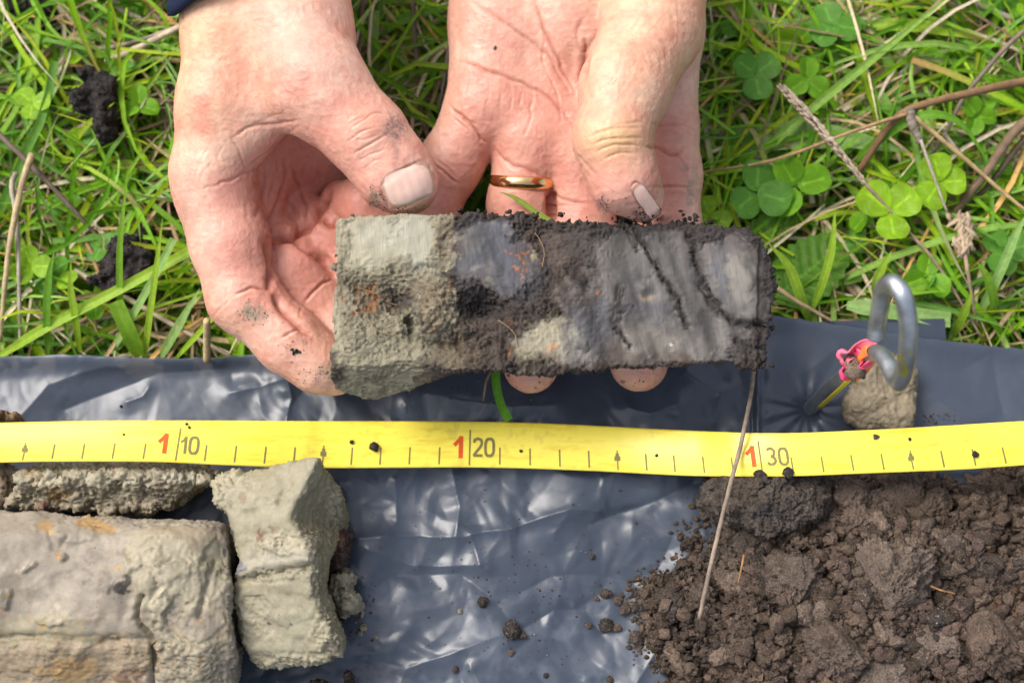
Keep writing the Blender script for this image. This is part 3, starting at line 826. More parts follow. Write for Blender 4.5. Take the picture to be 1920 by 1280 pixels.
stalk([(190, -20, -.6), (230, 20, -.6), (290, 48, -.8)], 8, (0.30, 0.22, 0.18), 'pinkish straw at the top left')
stalk([(140, 508, -.3), (240, 560, .0), (330, 612, .0), (440, 672, -.3)], 6, (0.36, 0.29, 0.20), 'long beige straw passing under the index finger knuckle')
stalk([(130, 420, -.2), (165, 460, -.1), (195, 540, -.2), (212, 590, -.6)], 5, (0.33, 0.20, 0.10), 'bent orange straw below the lower dark clod')
stalk([(150, 605, -.6), (176, 592, -.3), (180, 625, -.5)], 5, (0.30, 0.20, 0.12), 'hooked brown straw near the sheet edge')
stalk([(388, 676, .2), (388, 640, 1.0), (388, 600, 2.0)], 7, (0.46, 0.34, 0.18), 'cut beige stubble stump standing at the edge of the plastic', lump=0.1, taper=0.95)
stalk([(925, 690, 1.4), (912, 715, 1.3), (906, 752, 1.0)], 3, (0.20, 0.14, 0.09), 'short brown wisp hanging under the soil core')
root = empty('folded_seed_head', P(1832, 610, -0.006))
V, Q, C = stalk([(1808, 470, .6), (1818, 530, .4), (1832, 612, -.6)], 4.5, (0.28, 0.20, 0.13), None, ret=True); add_under('stem', V, Q, M_straw, root, col=C)
mb = MB()
for k in range(44):
    t = sr.random(); a = P(1806 + sr.normal(0, 8), 392 + 72 * t, 0.006 + 0.002 * sr.random())
    b = P(1806 + sr.normal(0, 16) * (1 - t * .6), 392 + 72 * t + 24, 0.006)
    Vt, Qt = tube(np.array([a, (a + b) / 2, b]), np.array([0.0002, 0.0010, 0.0004]), 5); mb.add(Vt, Qt, np.array([0.40, 0.30, 0.20]) * sr.uniform(0.7, 1.2))
V, Q, C = mb.get(); add_under('seed_head', V, Q, M_straw, root, col=C)
tag(root, 'drooping brown seed head right of the bright clover', 'dry stalk')
# ------------------------------------------------------------------ clay and soil blocks
def soil_block(name, poly_px, ztop_ref, top_fn, bottom, mat, color_fn, label, cat, h=0.0007, taper=0.25, rnd=0.0025, n_amp=0.0008, n_freq=220, rough_fn=None, rough_amp=0.0009, group=None, dents=(), zs=.8, lift=0.0, plates=()):
    """block cut from a px outline: top height top_fn(px, py) in metres, sides drawn in with depth"""
    poly = np.asarray(poly_px, float)
    # roughen the outline
    W = P(poly[:, 0], poly[:, 1], ztop_ref)[:, :2]
    lo = np.array([*(W.min(0) - 0.004), bottom - 0.004]); 
    gx, gy = np.meshgrid(np.linspace(W[:, 0].min(), W[:, 0].max(), 40), np.linspace(W[:, 1].min(), W[:, 1].max(), 40))
    tx, ty = proj(np.stack([gx, gy, np.full_like(gx, ztop_ref)], -1))
    hi = np.array([*(W.max(0) + 0.004), float(np.max(top_fn(tx.ravel(), ty.ravel()))) + 0.004])
    def f(p):
        d2 = poly_sdf(p[:, :2], W)
        qx, qy = proj(np.stack([p[:, 0], p[:, 1], np.full(len(p), ztop_ref)], -1).astype(float))
        zt = top_fn(qx, qy)
        d = smax(d2 + taper * np.maximum(zt - p[:, 2], 0), smax((p[:, 2] - zt) * zs, bottom - p[:, 2], 0.002), rnd)
        d = d + n_amp * fbm(p, n_freq, 3, 0.55, 1)
        return d
    V, Q = surface_net(f, lo, hi, h)
    V = smooth(V, Q, 4, 0.5)
    N = vnormals(V, Q)
    px, py = proj(V)
    rough = rough_fn(px, py, V, N) if rough_fn else np.full(len(V), 0.5)
    cr = fbm(V, 800, 3, 0.65, 2, ridge=True) * 0.75 + fbm(V, 330, 3, 0.6, 5) * 0.5
    V = V + N * (rough * rough_amp * (cr - 0.2) - lift * np.clip(rough, 0, 1))[:, None]
    for cx, cy, rx, ry, rot, hh in plates:   # flakes that stand proud of, or are missing from, the face
        wx_ = px + 9 * vnoise(V * 260, 1) + 4 * vnoise(V * 700, 2) - cx; wy_ = py + 9 * vnoise(V * 260, 3) + 4 * vnoise(V * 700, 4) - cy
        c_, s_ = math.cos(rot), math.sin(rot)
        dd = np.hypot((wx_ * c_ + wy_ * s_) / rx, (-wx_ * s_ + wy_ * c_) / ry)
        V = V + N * (.001 * hh * (1 - sstep(.9, 1.02, dd)) * (.6 + .4 * np.clip(dd, 0, 1)) * (N[:, 2] > .2))[:, None]
    for pts, depth, wid in dents:
        d = line_dist(np.stack([px, py], 1) + 5 * np.stack([vnoise(V * 400, 3), vnoise(V * 400, 4)], 1), pts)
        V = V - N * (0.001 * depth * np.exp(-(d / wid) ** 2) * (N[:, 2] > 0.1))[:, None]
    C = color_fn(px, py, V, N, rough)
    return tag(add(name, V, Q, mat, col=np.clip(C, 0.008, 0.9), attrs={'rough': rough}), label, cat, group)

PALE = np.array([.305, .268, .185]); TANC = np.array([.225, .172, .108]); GREYP = np.array([.222, .188, .145]); OCH = np.array([.33, .19, .06])
DARKC = np.array([.035, .028, .022]); BRNC = np.array([.10, .072, .050]); OLIVE = np.array([.235, .210, .130])
SOFT = [.86, 1.06]
def blobs(px, py, V, C, lst, wob=14, f=230):
    wx = fbm(V, f, 3, 0.6, 3) * wob; wy = fbm(V + 0.7, f, 3, 0.6, 4) * wob
    for cx, cy, rx, ry, col, al in lst:
        d = np.hypot((px + wx - cx) / rx, (py + wy - cy) / ry)
        a = (al * (1 - sstep(SOFT[0], SOFT[1], d)))[:, None]
        C = C * (1 - a) + np.asarray(col) * a
    return C
def mottle(V, C, a=0.12, f=160, seed=0):
    return C * (1 + a * fbm(V, f, 4, 0.6, seed))[:, None]

# big clay block, lower left
def topA(px, py):
    z = 0.034 + 0.004 * np.exp(-((py - 1090) / 90) ** 2) - 0.010 * sstep(1180, 1320, py) - 0.006 * (1 - sstep(955, 1010, py))
    z = z - 0.0014 * np.exp(-((py - 1196 - 0.02 * px + 5 * np.sin(px * .03)) / 7) ** 2) * (px < 285) + 0.0008 * sstep(1200, 1215, py) * (px < 285)
    z = z + 0.0015 * np.sin((px + py) * 0.02) - 0.004 * sstep(370, 430, px)
    return z + 0.0022 * sstep(255, 285, px + 0.4 * (py - 1100)) * sstep(1040, 1075, py)
def colA(px, py, V, N, r):
    C = np.repeat(GREYP[None] * 1.12, len(V), 0)
    C = blobs(px, py, V, C, [(330, 1060, 110, 90, PALE * 0.92, .85), (350, 1200, 95, 100, PALE * .85, .8), (130, 1240, 190, 60, TANC * 1.1, .75), (60, 1180, 130, 30, OLIVE, .6),
        (130, 1255, 60, 22, OCH * 1.05, .5), (185, 990, 34, 18, OCH, .75), (85, 985, 14, 10, OCH, .7), (235, 1095, 16, 17, DARKC, .95), (215, 1105, 12, 8, DARKC, .7),
        (118, 1046, 9, 9, OCH, .8), (212, 1062, 10, 8, OCH * 1.2, .7), (85, 1168, 10, 8, OCH, .7), (110, 1262, 14, 9, OCH, .7), (40, 1066, 12, 4, PALE * 1.2, .8), (58, 1064, 7, 4, PALE * 1.2, .8),
        (12, 1120, 10, 14, (.34, .24, .10), .7), (112, 1145, 20, 9, PALE * 1.05, .7), (65, 1160, 30, 10, OLIVE, .5), (295, 1135, 14, 38, PALE * 1.1, .7), (320, 1150, 22, 34, GREYP * .95, .8),
        (378, 1165, 40, 30, GREYP * .9, .7), (240, 1270, 40, 8, (.11, .05, .03), .6), (410, 1060, 16, 50, OLIVE * .7, .6), (345, 1000, 90, 20, TANC, .5), (20, 1260, 40, 16, TANC, .6)])
    C = mottle(V, C, 0.16, 120, 2)
    fl = vnoise(V * 900, 6); C = np.where((fl > 0.62)[:, None] & (py > 1140)[:, None], C * 0.6 + OCH * 0.4, C)
    return C
def roughA(px, py, V, N):
    r = 0.05 + 0.36 * sstep(255, 300, px) + 0.45 * sstep(1185, 1215, py) + 0.6 * (N[:, 2] < 0.6)
    return np.clip(r + 0.4 * fbm(V, 90, 2, 0.5, 3), 0.05, 1.3)
soil_block('clay_block', [(-170, 958), (0, 952), (60, 951), (120, 962), (190, 962), (300, 970), (360, 972), (415, 976), (426, 1010), (424, 1060), (432, 1100), (430, 1160), (438, 1225), (424, 1290), (415, 1420), (-170, 1420)],
           0.034, topA, 0.0005, M_clay, colA, 'largest grey tan clay block filling the lower left corner', 'clay block', h=0.0006, taper=0.12, rnd=0.003, rough_fn=roughA, rough_amp=.0007, n_amp=.0004, plates=[(300, 1142, 15, 42, .1, 1.0), (330, 1152, 20, 40, .2, -.7), (380, 1168, 46, 34, 0, .6), (325, 1050, 60, 36, -.4, .6), (240, 1056, 14, 26, .5, 1.0), (275, 1040, 34, 16, -.5, .7), (360, 1235, 60, 40, .2, .5), (120, 990, 60, 26, .1, .5), (90, 1165, 30, 9, .1, .8), (58, 1066, 16, 6, -.3, 1.), (118, 1046, 9, 8, 0, 1.4), (12, 1122, 12, 16, .5, 1.2), (215, 1000, 120, 34, .05, .4), (180, 1110, 90, 50, .2, -.35), (400, 1060, 22, 60, .1, -.8), (60, 1240, 90, 26, 0, .5), (200, 1225, 50, 20, 0, -.6)],
           dents=[([(262, 1120), (254, 1160), (280, 1190), (290, 1235), (283, 1290)], 3.2, 5), ([(232, 1035), (270, 1060), (300, 1095), (290, 1120)], 1.2, 7), ([(90, 1000), (105, 1025), (125, 1010)], 1.0, 5),
                  ([(290, 1165), (330, 1195), (350, 1215)], 1.2, 5), ([(405, 1050), (385, 1110), (370, 1160)], 1.4, 5), ([(305, 1065), (325, 1048)], 1.0, 4), ([(268, 1022), (285, 1008)], .9, 4), ([(0, 1195), (120, 1190), (265, 1200)], .5, 5),
                  ([(150, 1055), (250, 1070)], .5, 12), ([(0, 1050), (130, 1100), (240, 1120)], .7, 18)])

# clay slab just under the tape, upper left
def topB(px, py):
    return 0.019 + 0.006 * np.exp(-((py - 905 + 0.02 * px) / 24) ** 2) - 0.005 * (1 - sstep(862, 890, py)) - 0.003 * sstep(300, 410, px)
def colB(px, py, V, N, r):
    C = np.repeat(PALE[None] * .95, len(V), 0)
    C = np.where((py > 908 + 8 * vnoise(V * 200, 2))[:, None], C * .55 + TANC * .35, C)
    C = blobs(px, py, V, C, [(110, 925, 18, 20, OCH * .7, .7), (60, 900, 12, 8, OCH, .5), (84, 938, 9, 7, (.12, .04, .03), .8), (300, 932, 10, 16, DARKC * 1.5, .7), (378, 922, 12, 12, OCH * .8, .6), (60, 876, 20, 12, OCH * .8, .6), (215, 886, 6, 5, (.35, .1, .05), .8), (340, 880, 60, 14, GREYP, .5)])
    return mottle(V, C, 0.22, 260, 3)
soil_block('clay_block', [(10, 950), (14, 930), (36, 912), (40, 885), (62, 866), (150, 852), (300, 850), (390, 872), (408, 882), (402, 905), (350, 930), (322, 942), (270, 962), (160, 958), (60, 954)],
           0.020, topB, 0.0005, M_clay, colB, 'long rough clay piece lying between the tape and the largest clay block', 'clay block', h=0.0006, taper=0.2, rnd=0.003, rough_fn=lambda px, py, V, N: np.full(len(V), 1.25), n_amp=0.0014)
soil_block('clay_block', [(-80, 960), (-80, 868), (10, 858), (36, 872), (40, 886), (26, 908), (14, 930), (4, 948)], 0.018, lambda px, py: 0.018 + 0 * px, 0.0005, M_clay,
           lambda px, py, V, N, r: mottle(V, np.repeat(TANC[None] * .75, len(V), 0), .3, 260), 'small brown clay piece cut off by the left edge under the tape', 'clay block', h=0.0007, rough_fn=lambda px, py, V, N: np.full(len(V), 1.2), n_amp=0.0014)

# clay wedge
RIDGE = [(604, 850), (592, 880), (556, 948), (548, 975), (568, 1010), (586, 1060), (583, 1100), (598, 1150), (628, 1200), (640, 1250)]
def topC(px, py):
    rx = np.interp(py, [r[1] for r in RIDGE], [r[0] for r in RIDGE])
    d = px - rx
    z = 0.037 - 0.00004 * np.maximum(-d, 0) - 0.00036 * np.maximum(d, 0)
    z = z - 0.000035 * np.maximum(py - 1075, 0) - 0.0015 * np.exp(-((py - 1082 + 0.13 * (px - 435)) / 7) ** 2) + 0.0012 * np.exp(-((py - 1068 + 0.13 * (px - 435)) / 9) ** 2)
    z = z - 0.006 * (1 - sstep(860, 930, py)) * sstep(380, 560, 980 - px)
    return np.maximum(z - 0.004 * sstep(1215, 1250, py), 0.008)
def colC(px, py, V, N, r):
    C = np.repeat(np.array([.255, .228, .152])[None], len(V), 0)
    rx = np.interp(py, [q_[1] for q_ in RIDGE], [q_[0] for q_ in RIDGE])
    C = np.where((px > rx + 8)[:, None], C * np.array([.86, .84, .78]), C)  # face right of the ridge painted darker, as shading away from the light
    C = blobs(px, py, V, C, [(540, 1018, 55, 22, PALE * 1.12, .8), (520, 1050, 80, 22, np.array([.275, .25, .19]), .7), (480, 1165, 46, 60, PALE * .95, .6), (452, 1062, 16, 10, (.13, .13, .15), .8), (500, 1170, 90, 60, np.array([.265, .24, .172]), .5),
        (480, 1003, 5, 16, (.16, .06, .03), .8), (508, 990, 6, 6, (.15, .07, .04), .7), (497, 1170, 5, 4, DARKC, .7), (620, 1212, 12, 14, DARKC * 1.4, .8), (543, 1172, 3, 3, DARKC, .8), (625, 940, 14, 34, PALE * 1.1, .7),
        (425, 900, 36, 18, PALE * 1.05, .8), (455, 930, 6, 12, (.14, .07, .04), .5), (412, 930, 12, 20, PALE * 1.1, .6), (440, 1130, 10, 40, BRNC * 1.4, .5), (540, 1235, 80, 12, PALE * 1.05, .7)], wob=9)
    return mottle(V, C, 0.10, 150, 4)
def roughC(px, py, V, N):
    r = np.full(len(V), 0.04)
    for cx, cy, rx, ry, a in [(540, 1018, 60, 24, 1.0), (425, 895, 44, 20, 1.2), (478, 1160, 46, 44, .6), (628, 930, 20, 70, 1.2), (615, 1190, 30, 50, 1.0), (545, 1236, 100, 14, .9), (412, 935, 16, 30, 1.1), (500, 1075, 70, 9, 1.2), (590, 1095, 16, 40, 1.0), (436, 1130, 12, 40, 1.0)]:
        r = np.maximum(r, a * np.exp(-((px - cx) / rx) ** 2 - ((py - cy) / ry) ** 2))
    return r + 0.6 * (N[:, 2] < 0.45)
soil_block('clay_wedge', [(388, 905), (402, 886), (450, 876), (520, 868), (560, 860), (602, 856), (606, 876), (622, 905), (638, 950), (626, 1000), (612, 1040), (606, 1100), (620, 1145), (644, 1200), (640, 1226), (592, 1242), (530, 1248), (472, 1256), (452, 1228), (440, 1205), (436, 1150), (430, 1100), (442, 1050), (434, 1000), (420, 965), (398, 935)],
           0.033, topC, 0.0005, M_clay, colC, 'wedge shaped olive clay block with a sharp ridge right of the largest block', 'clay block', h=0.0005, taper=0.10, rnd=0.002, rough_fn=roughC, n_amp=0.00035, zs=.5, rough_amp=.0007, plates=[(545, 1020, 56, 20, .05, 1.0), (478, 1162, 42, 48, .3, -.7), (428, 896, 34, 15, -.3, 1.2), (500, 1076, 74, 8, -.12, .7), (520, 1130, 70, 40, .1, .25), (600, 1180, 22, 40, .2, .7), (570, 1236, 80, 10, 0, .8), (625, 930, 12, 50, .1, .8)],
           dents=[([(545, 905), (530, 925), (522, 945)], .9, 4), ([(435, 1090), (520, 1075), (580, 1062)], 1.0, 4), ([(440, 930), (530, 905)], .3, 7), ([(450, 965), (545, 945)], .3, 8), ([(440, 950), (540, 925)], .3, 6)])

# small lumps by the wedge, and the clay lump under the peg
def simple(name, poly, z, mat, base, label, cat='soil clod', mot=.25, h=0.0006, bl=(), rough=1.2, namp=0.0015, bottom=0.0005, group=None, rnd=.005, dome=.35):
    c = np.mean(np.asarray(poly, float), 0); R = max(np.ptp(np.asarray(poly, float)[:, 0]), np.ptp(np.asarray(poly, float)[:, 1])) * .5
    return soil_block(name, poly, z * .8, lambda px, py: z - z * dome * np.clip(((px - c[0]) ** 2 + (py - c[1]) ** 2) / (R * R), 0, 1.2), bottom, mat,
                      lambda px, py, V, N, r: mottle(V, blobs(px, py, V, np.repeat(np.asarray(base, float)[None], len(V), 0), bl, 8), mot, 300, 1), label, cat, h=h, taper=.15, rnd=rnd, rough_fn=lambda px, py, V, N: np.full(len(V), rough), n_amp=namp, group=group)
simple('soil_clod', [(618, 1000), (630, 978), (648, 984), (658, 1000), (655, 1040), (640, 1062), (622, 1075), (608, 1068), (612, 1035)], .016, M_soil, (.085, .055, .042), 'dark brown crumbly clod against the right side of the clay wedge', bl=[(632, 1010, 8, 20, (.12, .04, .02), .5)])
simple('clay_lump', [(612, 1070), (645, 1064), (662, 1078), (660, 1100), (678, 1130), (672, 1146), (640, 1156), (625, 1140), (618, 1110)], .015, M_clay, PALE * .85, 'small pale clay lump right of the clay wedge below the dark clod', 'clay lump', bl=[(648, 1105, 4, 30, GREYP * .7, .6)])
simple('soil_clod', [(626, 1160), (650, 1156), (656, 1170), (645, 1184), (630, 1180)], .008, M_soil, (.06, .04, .03), 'small dark root crumb below the pale clay lump')
simple('soil_clod', [(640, 1250), (652, 1244), (664, 1258), (668, 1290), (650, 1300), (640, 1275)], .010, M_soil, (.07, .048, .036), 'brown clod at the bottom edge right of the clay wedge')
simple('soil_clod', [(572, 1272), (590, 1266), (612, 1276), (618, 1300), (570, 1300)], .009, M_soil, (.06, .042, .032), 'brown clod at the bottom edge under the clay wedge')
simple('soil_clod', [(-30, 770), (6, 769), (30, 784), (28, 800), (-30, 800)], .020, M_clay, (.17, .10, .045), 'orange brown clod peeking over the tape at the left edge')
simple('clay_lump', [(1606, 700), (1628, 662), (1655, 655), (1700, 664), (1727, 692), (1722, 740), (1722, 770), (1712, 800), (1690, 812), (1640, 812), (1600, 796), (1584, 776), (1583, 745), (1590, 728)], .013, M_clay, (.205, .165, .110), 'square sandy brown clay lump under the tent peg touching the tape', 'clay lump',
       mot=.12, rough=.6, namp=.0008, dome=.10, bl=[(1650, 760, 60, 40, (.26, .21, .13), .5)], rnd=.004)
GD = 'dark soil clods lying in the grass'
def grass_clod(poly, z, label, base=(.035, .03, .028)):
    o = simple('soil_clod', poly, z, M_soil, base, label, bottom=-.022, group=GD, namp=.0022, rough=1.3, h=.0009, rnd=.003)
grass_clod([(140, 118), (160, 108), (180, 125), (188, 110), (200, 130), (218, 150), (212, 172), (205, 190), (214, 245), (180, 250), (168, 215), (160, 205), (128, 205), (130, 165), (152, 155)], .008, 'dark grey knobbly clod standing in the grass at upper left')
grass_clod([(-30, -20), (70, -20), (100, 20), (85, 60), (30, 55), (-30, 40)], -.004, 'dark soil patch in the top left corner of the grass', (.04, .032, .028))
grass_clod([(185, 480), (220, 450), (250, 420), (280, 418), (290, 445), (275, 470), (282, 500), (262, 530), (230, 550), (190, 555), (165, 535), (160, 510), (190, 505)], .002, 'wide dark clod half hidden by grass left of the left hand', (.036, .03, .03))
grass_clod([(235, 128), (270, 125), (268, 142), (240, 142)], -.006, 'small dark clod just under the straw by the left wrist')
grass_clod([(315, 130), (362, 128), (360, 190), (330, 180)], -.004, 'brown clod tucked beside the left wrist', (.05, .035, .03))
grass_clod([(300, 350), (340, 345), (350, 385), (312, 395)], -.006, 'dark brown clod behind the left knuckles', (.05, .036, .028))

# ------------------------------------------------------------------ loose soil pile
PILE = np.array([(1322, 928), (1330, 900), (1400, 890), (1500, 882), (1920, 868), (2180, 860), (2180, 1500), (1262, 1500), (1262, 1262), (1246, 1236), (1212, 1210), (1222, 1165), (1196, 1132), (1210, 1098), (1262, 1082), (1290, 1060), (1290, 1012), (1318, 985), (1340, 960)], float)
pr = np.random.default_rng(77)
W = P(PILE[:, 0], PILE[:, 1], 0.008)[:, :2]
gs = 0.00034
x0, y0 = W.min(0) - 0.004; x1, y1 = W.max(0) + 0.004
nx, ny = int((x1 - x0) / gs), int((y1 - y0) / gs)
GX, GY = np.meshgrid(x0 + np.arange(nx) * gs, y0 + np.arange(ny) * gs, indexing='ij')
pd = poly_sdf(np.stack([GX.ravel(), GY.ravel()], 1), W).reshape(nx, ny)
wv = np.stack([GX.ravel() * 1, GY.ravel() * 1, 0 * GX.ravel()], 1)
pd = pd + 0.0016 * fbm(wv, 160, 3, 0.6, 2).reshape(nx, ny)
base_h = 0.026 * sstep(0.0, 0.034, -pd) ** 0.8 + 0.0035 * fbm(wv, 45, 2, 0.5, 4).reshape(nx, ny) * sstep(0, 0.02, -pd)
H = np.where(pd < 0, base_h - 0.004, -0.02)
warp = 0.0016
WXn = GX + warp * fbm(wv, 300, 3, 0.6, 5).reshape(nx, ny); WYn = GY + warp * fbm(wv + 3, 300, 3, 0.6, 6).reshape(nx, ny)
tone = np.zeros((nx, ny))
def stamp(cx, cy, zc, r, ax, tn):
    m = int(r * 1.7 / gs) + 3
    i, j = int((cx - x0) / gs), int((cy - y0) / gs)
    a, b, c, d = max(i - m, 0), min(i + m, nx), max(j - m, 0), min(j + m, ny)
    if a >= b or c >= d: return
    dx = WXn[a:b, c:d] - cx; dy = WYn[a:b, c:d] - cy
    u = dx * math.cos(ax) + dy * math.sin(ax); v = (-dx * math.sin(ax) + dy * math.cos(ax)) * 1.35
    p_ = np.abs(u) ** 2.6 + np.abs(v) ** 2.6
    z = np.where(p_ < r ** 2.6, zc + 0.75 * (np.maximum(r ** 2.6 - p_, 0)) ** (1 / 2.6), -1)
    sub = H[a:b, c:d]; up = z > sub
    H[a:b, c:d] = np.where(up, z, sub); tone[a:b, c:d] = np.where(up, tn, tone[a:b, c:d])
for n_, r0, r1, sink in [(60, .0065, .012, .55), (520, .0026, .0056, .22), (2400, .0009, .0022, .1)]:
    for k in range(n_):
        cx, cy = pr.uniform(x0, x1), pr.uniform(y0, y1)
        i, j = min(int((cx - x0) / gs), nx - 1), min(int((cy - y0) / gs), ny - 1)
        r = pr.uniform(r0, r1)
        if pd[i, j] > -r * 0.3: continue
        stamp(cx, cy, (base_h[i, j] if r > .002 else H[i, j]) - r * sink, r, pr.uniform(0, 3.14), pr.normal(0, 1))
keep = H > 0
H2 = np.maximum(H, -0.0005)
V = np.stack([GX.ravel(), GY.ravel(), H2.ravel()], 1)
Q = grid_quads(nx, ny)
kk = keep.ravel(); Q = Q[(kk[Q]).any(1)]
used = np.unique(Q); mp = -np.ones(len(V), int); mp[used] = np.arange(len(used)); V = V[used]; Q = mp[Q]
N = vnormals(V, Q); 
if N[:, 2].mean() < 0: Q = Q[:, ::-1]; N = -N
g1 = fbm(V, 700, 3, 0.65, 3, ridge=True); g2 = fbm(V, 1300, 2, 0.6, 7)
V = V + N * (0.0009 * (g1 - .2) + 0.00045 * g2)[:, None] * (V[:, 2:3] > 0.0003)
V = V + (0.0005 * np.stack([fbm(V, 900, 2, .6, 1), fbm(V, 900, 2, .6, 2), 0 * g1], 1))
tn = tone.ravel()[used]
C = np.array([.112, .079, .058])[None] * (1 + 0.26 * tn + 0.18 * fbm(V, 70, 3, .5, 5))[:, None].clip(.5, 1.8)
ppx, ppy = proj(V)
C = blobs(ppx, ppy, V, C, [(1580, 1120, 120, 80, (.155, .110, .078), .6), (1690, 1240, 110, 70, (.14, .10, .072), .5), (1862, 1035, 14, 12, (.26, .11, .03), .8), (1900, 930, 60, 50, (.13, .085, .06), .5), (1905, 1130, 40, 30, (.18, .09, .045), .5), (1400, 1050, 110, 40, (.06, .048, .042), .55),
                           (1300, 1180, 80, 60, (.065, .05, .042), .5), (1345, 1225, 10, 8, (.28, .22, .14), .8), (1340, 1052, 20, 9, (.16, .14, .10), .6), (1500, 945, 90, 40, (.06, .05, .045), .3)])
tag(add('soil_pile', V, Q, M_soil, col=np.clip(C, .02, .5)), 'heap of loose dark brown soil on the plastic at lower right', None, kind='stuff')

# clods that can be picked out of the pile
def ico(sub):
    t = (1 + 5 ** .5) / 2
    v = [(-1, t, 0), (1, t, 0), (-1, -t, 0), (1, -t, 0), (0, -1, t), (0, 1, t), (0, -1, -t), (0, 1, -t), (t, 0, -1), (t, 0, 1), (-t, 0, -1), (-t, 0, 1)]
    f = [(0, 11, 5), (0, 5, 1), (0, 1, 7), (0, 7, 10), (0, 10, 11), (1, 5, 9), (5, 11, 4), (11, 10, 2), (10, 7, 6), (7, 1, 8), (3, 9, 4), (3, 4, 2), (3, 2, 6), (3, 6, 8), (3, 8, 9), (4, 9, 5), (2, 4, 11), (6, 2, 10), (8, 6, 7), (9, 8, 1)]
    v = [np.array(a, float) / np.linalg.norm(a) for a in v]
    for _ in range(sub):
        c = {}; nf = []
        def mid(a, b):
            k = (min(a, b), max(a, b))
            if k not in c:
                m = v[a] + v[b]; v.append(m / np.linalg.norm(m)); c[k] = len(v) - 1
            return c[k]
        for a, b, d in f:
            x, y, z = mid(a, b), mid(b, d), mid(d, a)
            nf += [(a, x, z), (b, y, x), (d, z, y), (x, y, z)]
        f = nf
    return np.array(v), np.array(f)
ICO4 = ico(4); ICO3 = ico(3); ICO2 = ico(2)
def clod_mesh(seed, base, sub=ICO4, name='clod', rad=.0016):
    v, f = sub; s = seed * 3.7
    w = v + s
    r = 1 + 0.28 * fbm(w, 1.2, 3, .5, seed % 5) + 0.13 * fbm(w, 3.6, 4, .62, 2, ridge=True) + 0.05 * fbm(w, 11, 2, .6, 3)
    V = v * r[:, None] * (1 + .055 * fbm(w, 19, 3, .7, 6, ridge=True))[:, None]
    for k in range(5):   # broken facets
        n = np.random.default_rng(seed * 10 + k).normal(size=3); n /= np.linalg.norm(n)
        d = V @ n; V = V - n * (np.maximum(d - .78, 0) * .8)[:, None]
    C = np.asarray(base)[None] * (1 + .25 * fbm(w, 3, 3, .6, 4))[:, None]
    me = make_mesh(name, V * rad, f, np.clip(C, .01, .6)); me.materials.append(M_soil)
    return me
ICO5 = ico(5)
CL_BASE = [b for s, b in enumerate([(.14, .103, .080), (.18, .130, .10), (.10, .076, .062), (.15, .105, .078), (.08, .065, .055), (.20, .150, .118)])]
SM_ME = [clod_mesh(20 + s, b, ICO3) for s, b in enumerate([(.125, .092, .070), (.05, .04, .034), (.165, .120, .09), (.09, .066, .052)])]
def pile_z(px, py):
    w = P(px, py, 0.02)
    for _ in range(2):
        i = int(np.clip((w[0] - x0) / gs, 0, nx - 1)); j = int(np.clip((w[1] - y0) / gs, 0, ny - 1))
        w = P(px, py, max(float(H2[i, j]), 0))
    return w
def put_clod(me, w, r, sq=(1, 1, 1), rot=None, label=None, group=None, name='soil_clod', cat='soil clod', rad=.0016):
    o = bpy.data.objects.new(name, me); COL.objects.link(o)
    o.location = w; r = r / (rad or r); o.scale = (r * sq[0], r * sq[1], r * sq[2])
    o.rotation_euler = rot if rot is not None else tuple(pr.uniform(0, 6.28, 3))
    return tag(o, label, cat, group)
simple('soil_clod', [(1318, 930), (1330, 902), (1360, 892), (1410, 882), (1480, 878), (1545, 880), (1562, 900), (1566, 945), (1540, 975), (1500, 985), (1470, 1004), (1420, 1002), (1385, 985), (1345, 975)], .028, M_soil, (.105, .083, .068),
       'largest slab shaped dark clod at the upper left of the soil pile under the tape', mot=.35, rough=1.2, namp=.0016, bottom=.002, rnd=.004, bl=[(1400, 930, 30, 22, (.12, .09, .065), .5), (1500, 910, 60, 24, (.10, .08, .065), .5), (1440, 965, 40, 14, (.05, .05, .052), .6)])
BIG = [(1595, 930, 34, 1, 'clod with a rusty face right of the plastic glint in the pile'), (1640, 948, 32, 5, 'pale angular clod second from the plastic glint in the pile'), (1700, 930, 38, 1, 'grey faced clod in the top row of the pile'),
       (1556, 980, 33, 5, 'pale rounded clod below the largest slab clod'), (1608, 985, 30, 1, 'upright pale clod right of the pale rounded clod'), (1650, 890, 26, 3, 'clod tucked under the tape at the middle of the pile'),
       (1745, 960, 34, 3, 'brown clod at the upper middle of the pile'), (1730, 905, 28, 0, 'clod touching the lower edge of the tape'), (1480, 1080, 44, 0, 'wide lump in the middle left of the pile'), (1670, 1090, 66, 5, 'broad pale sandy lump in the centre of the pile'),
       (1510, 1120, 44, 1, 'sandy lump left of the broad pale lump'), (1740, 1190, 58, 5, 'pale brown lump low in the middle of the pile'), (1560, 1215, 46, 0, 'rounded lump near the bottom of the pile'), (1400, 1020, 28, 2, 'dark clod beside the long twig'),
       (1430, 1075, 24, 2, 'flat dark clod right of the long twig'), (1370, 1085, 26, 0, 'brown clod left of the flat dark clod'), (1260, 1120, 30, 2, 'dark clod at the left tip of the pile'), (1850, 1200, 50, 3, 'brown lump at the lower right of the pile'),
       (1840, 1060, 46, 2, 'dark lump below the orange fleck in the pile'), (1540, 1145, 16, 5, 'tiny upright pale clod under the sandy lump'), (1875, 920, 48, 3, 'reddish lump under the tape at the right edge'), (1640, 1270, 46, 5, 'pale lump at the bottom edge of the pile')]
for k, (px, py, r, v, lab) in enumerate(BIG):
    w = pile_z(px, py); rr = r * float(mpp(px, py, w[2]))
    put_clod(clod_mesh(60 + k, CL_BASE[v], ICO5, rad=rr), Vector(w) + Vector((0, 0, rr * .05)), rr, (1.1, .95, .8), (pr.uniform(-.4, .4), pr.uniform(-.4, .4), pr.uniform(0, 6.28)), lab, rad=rr)
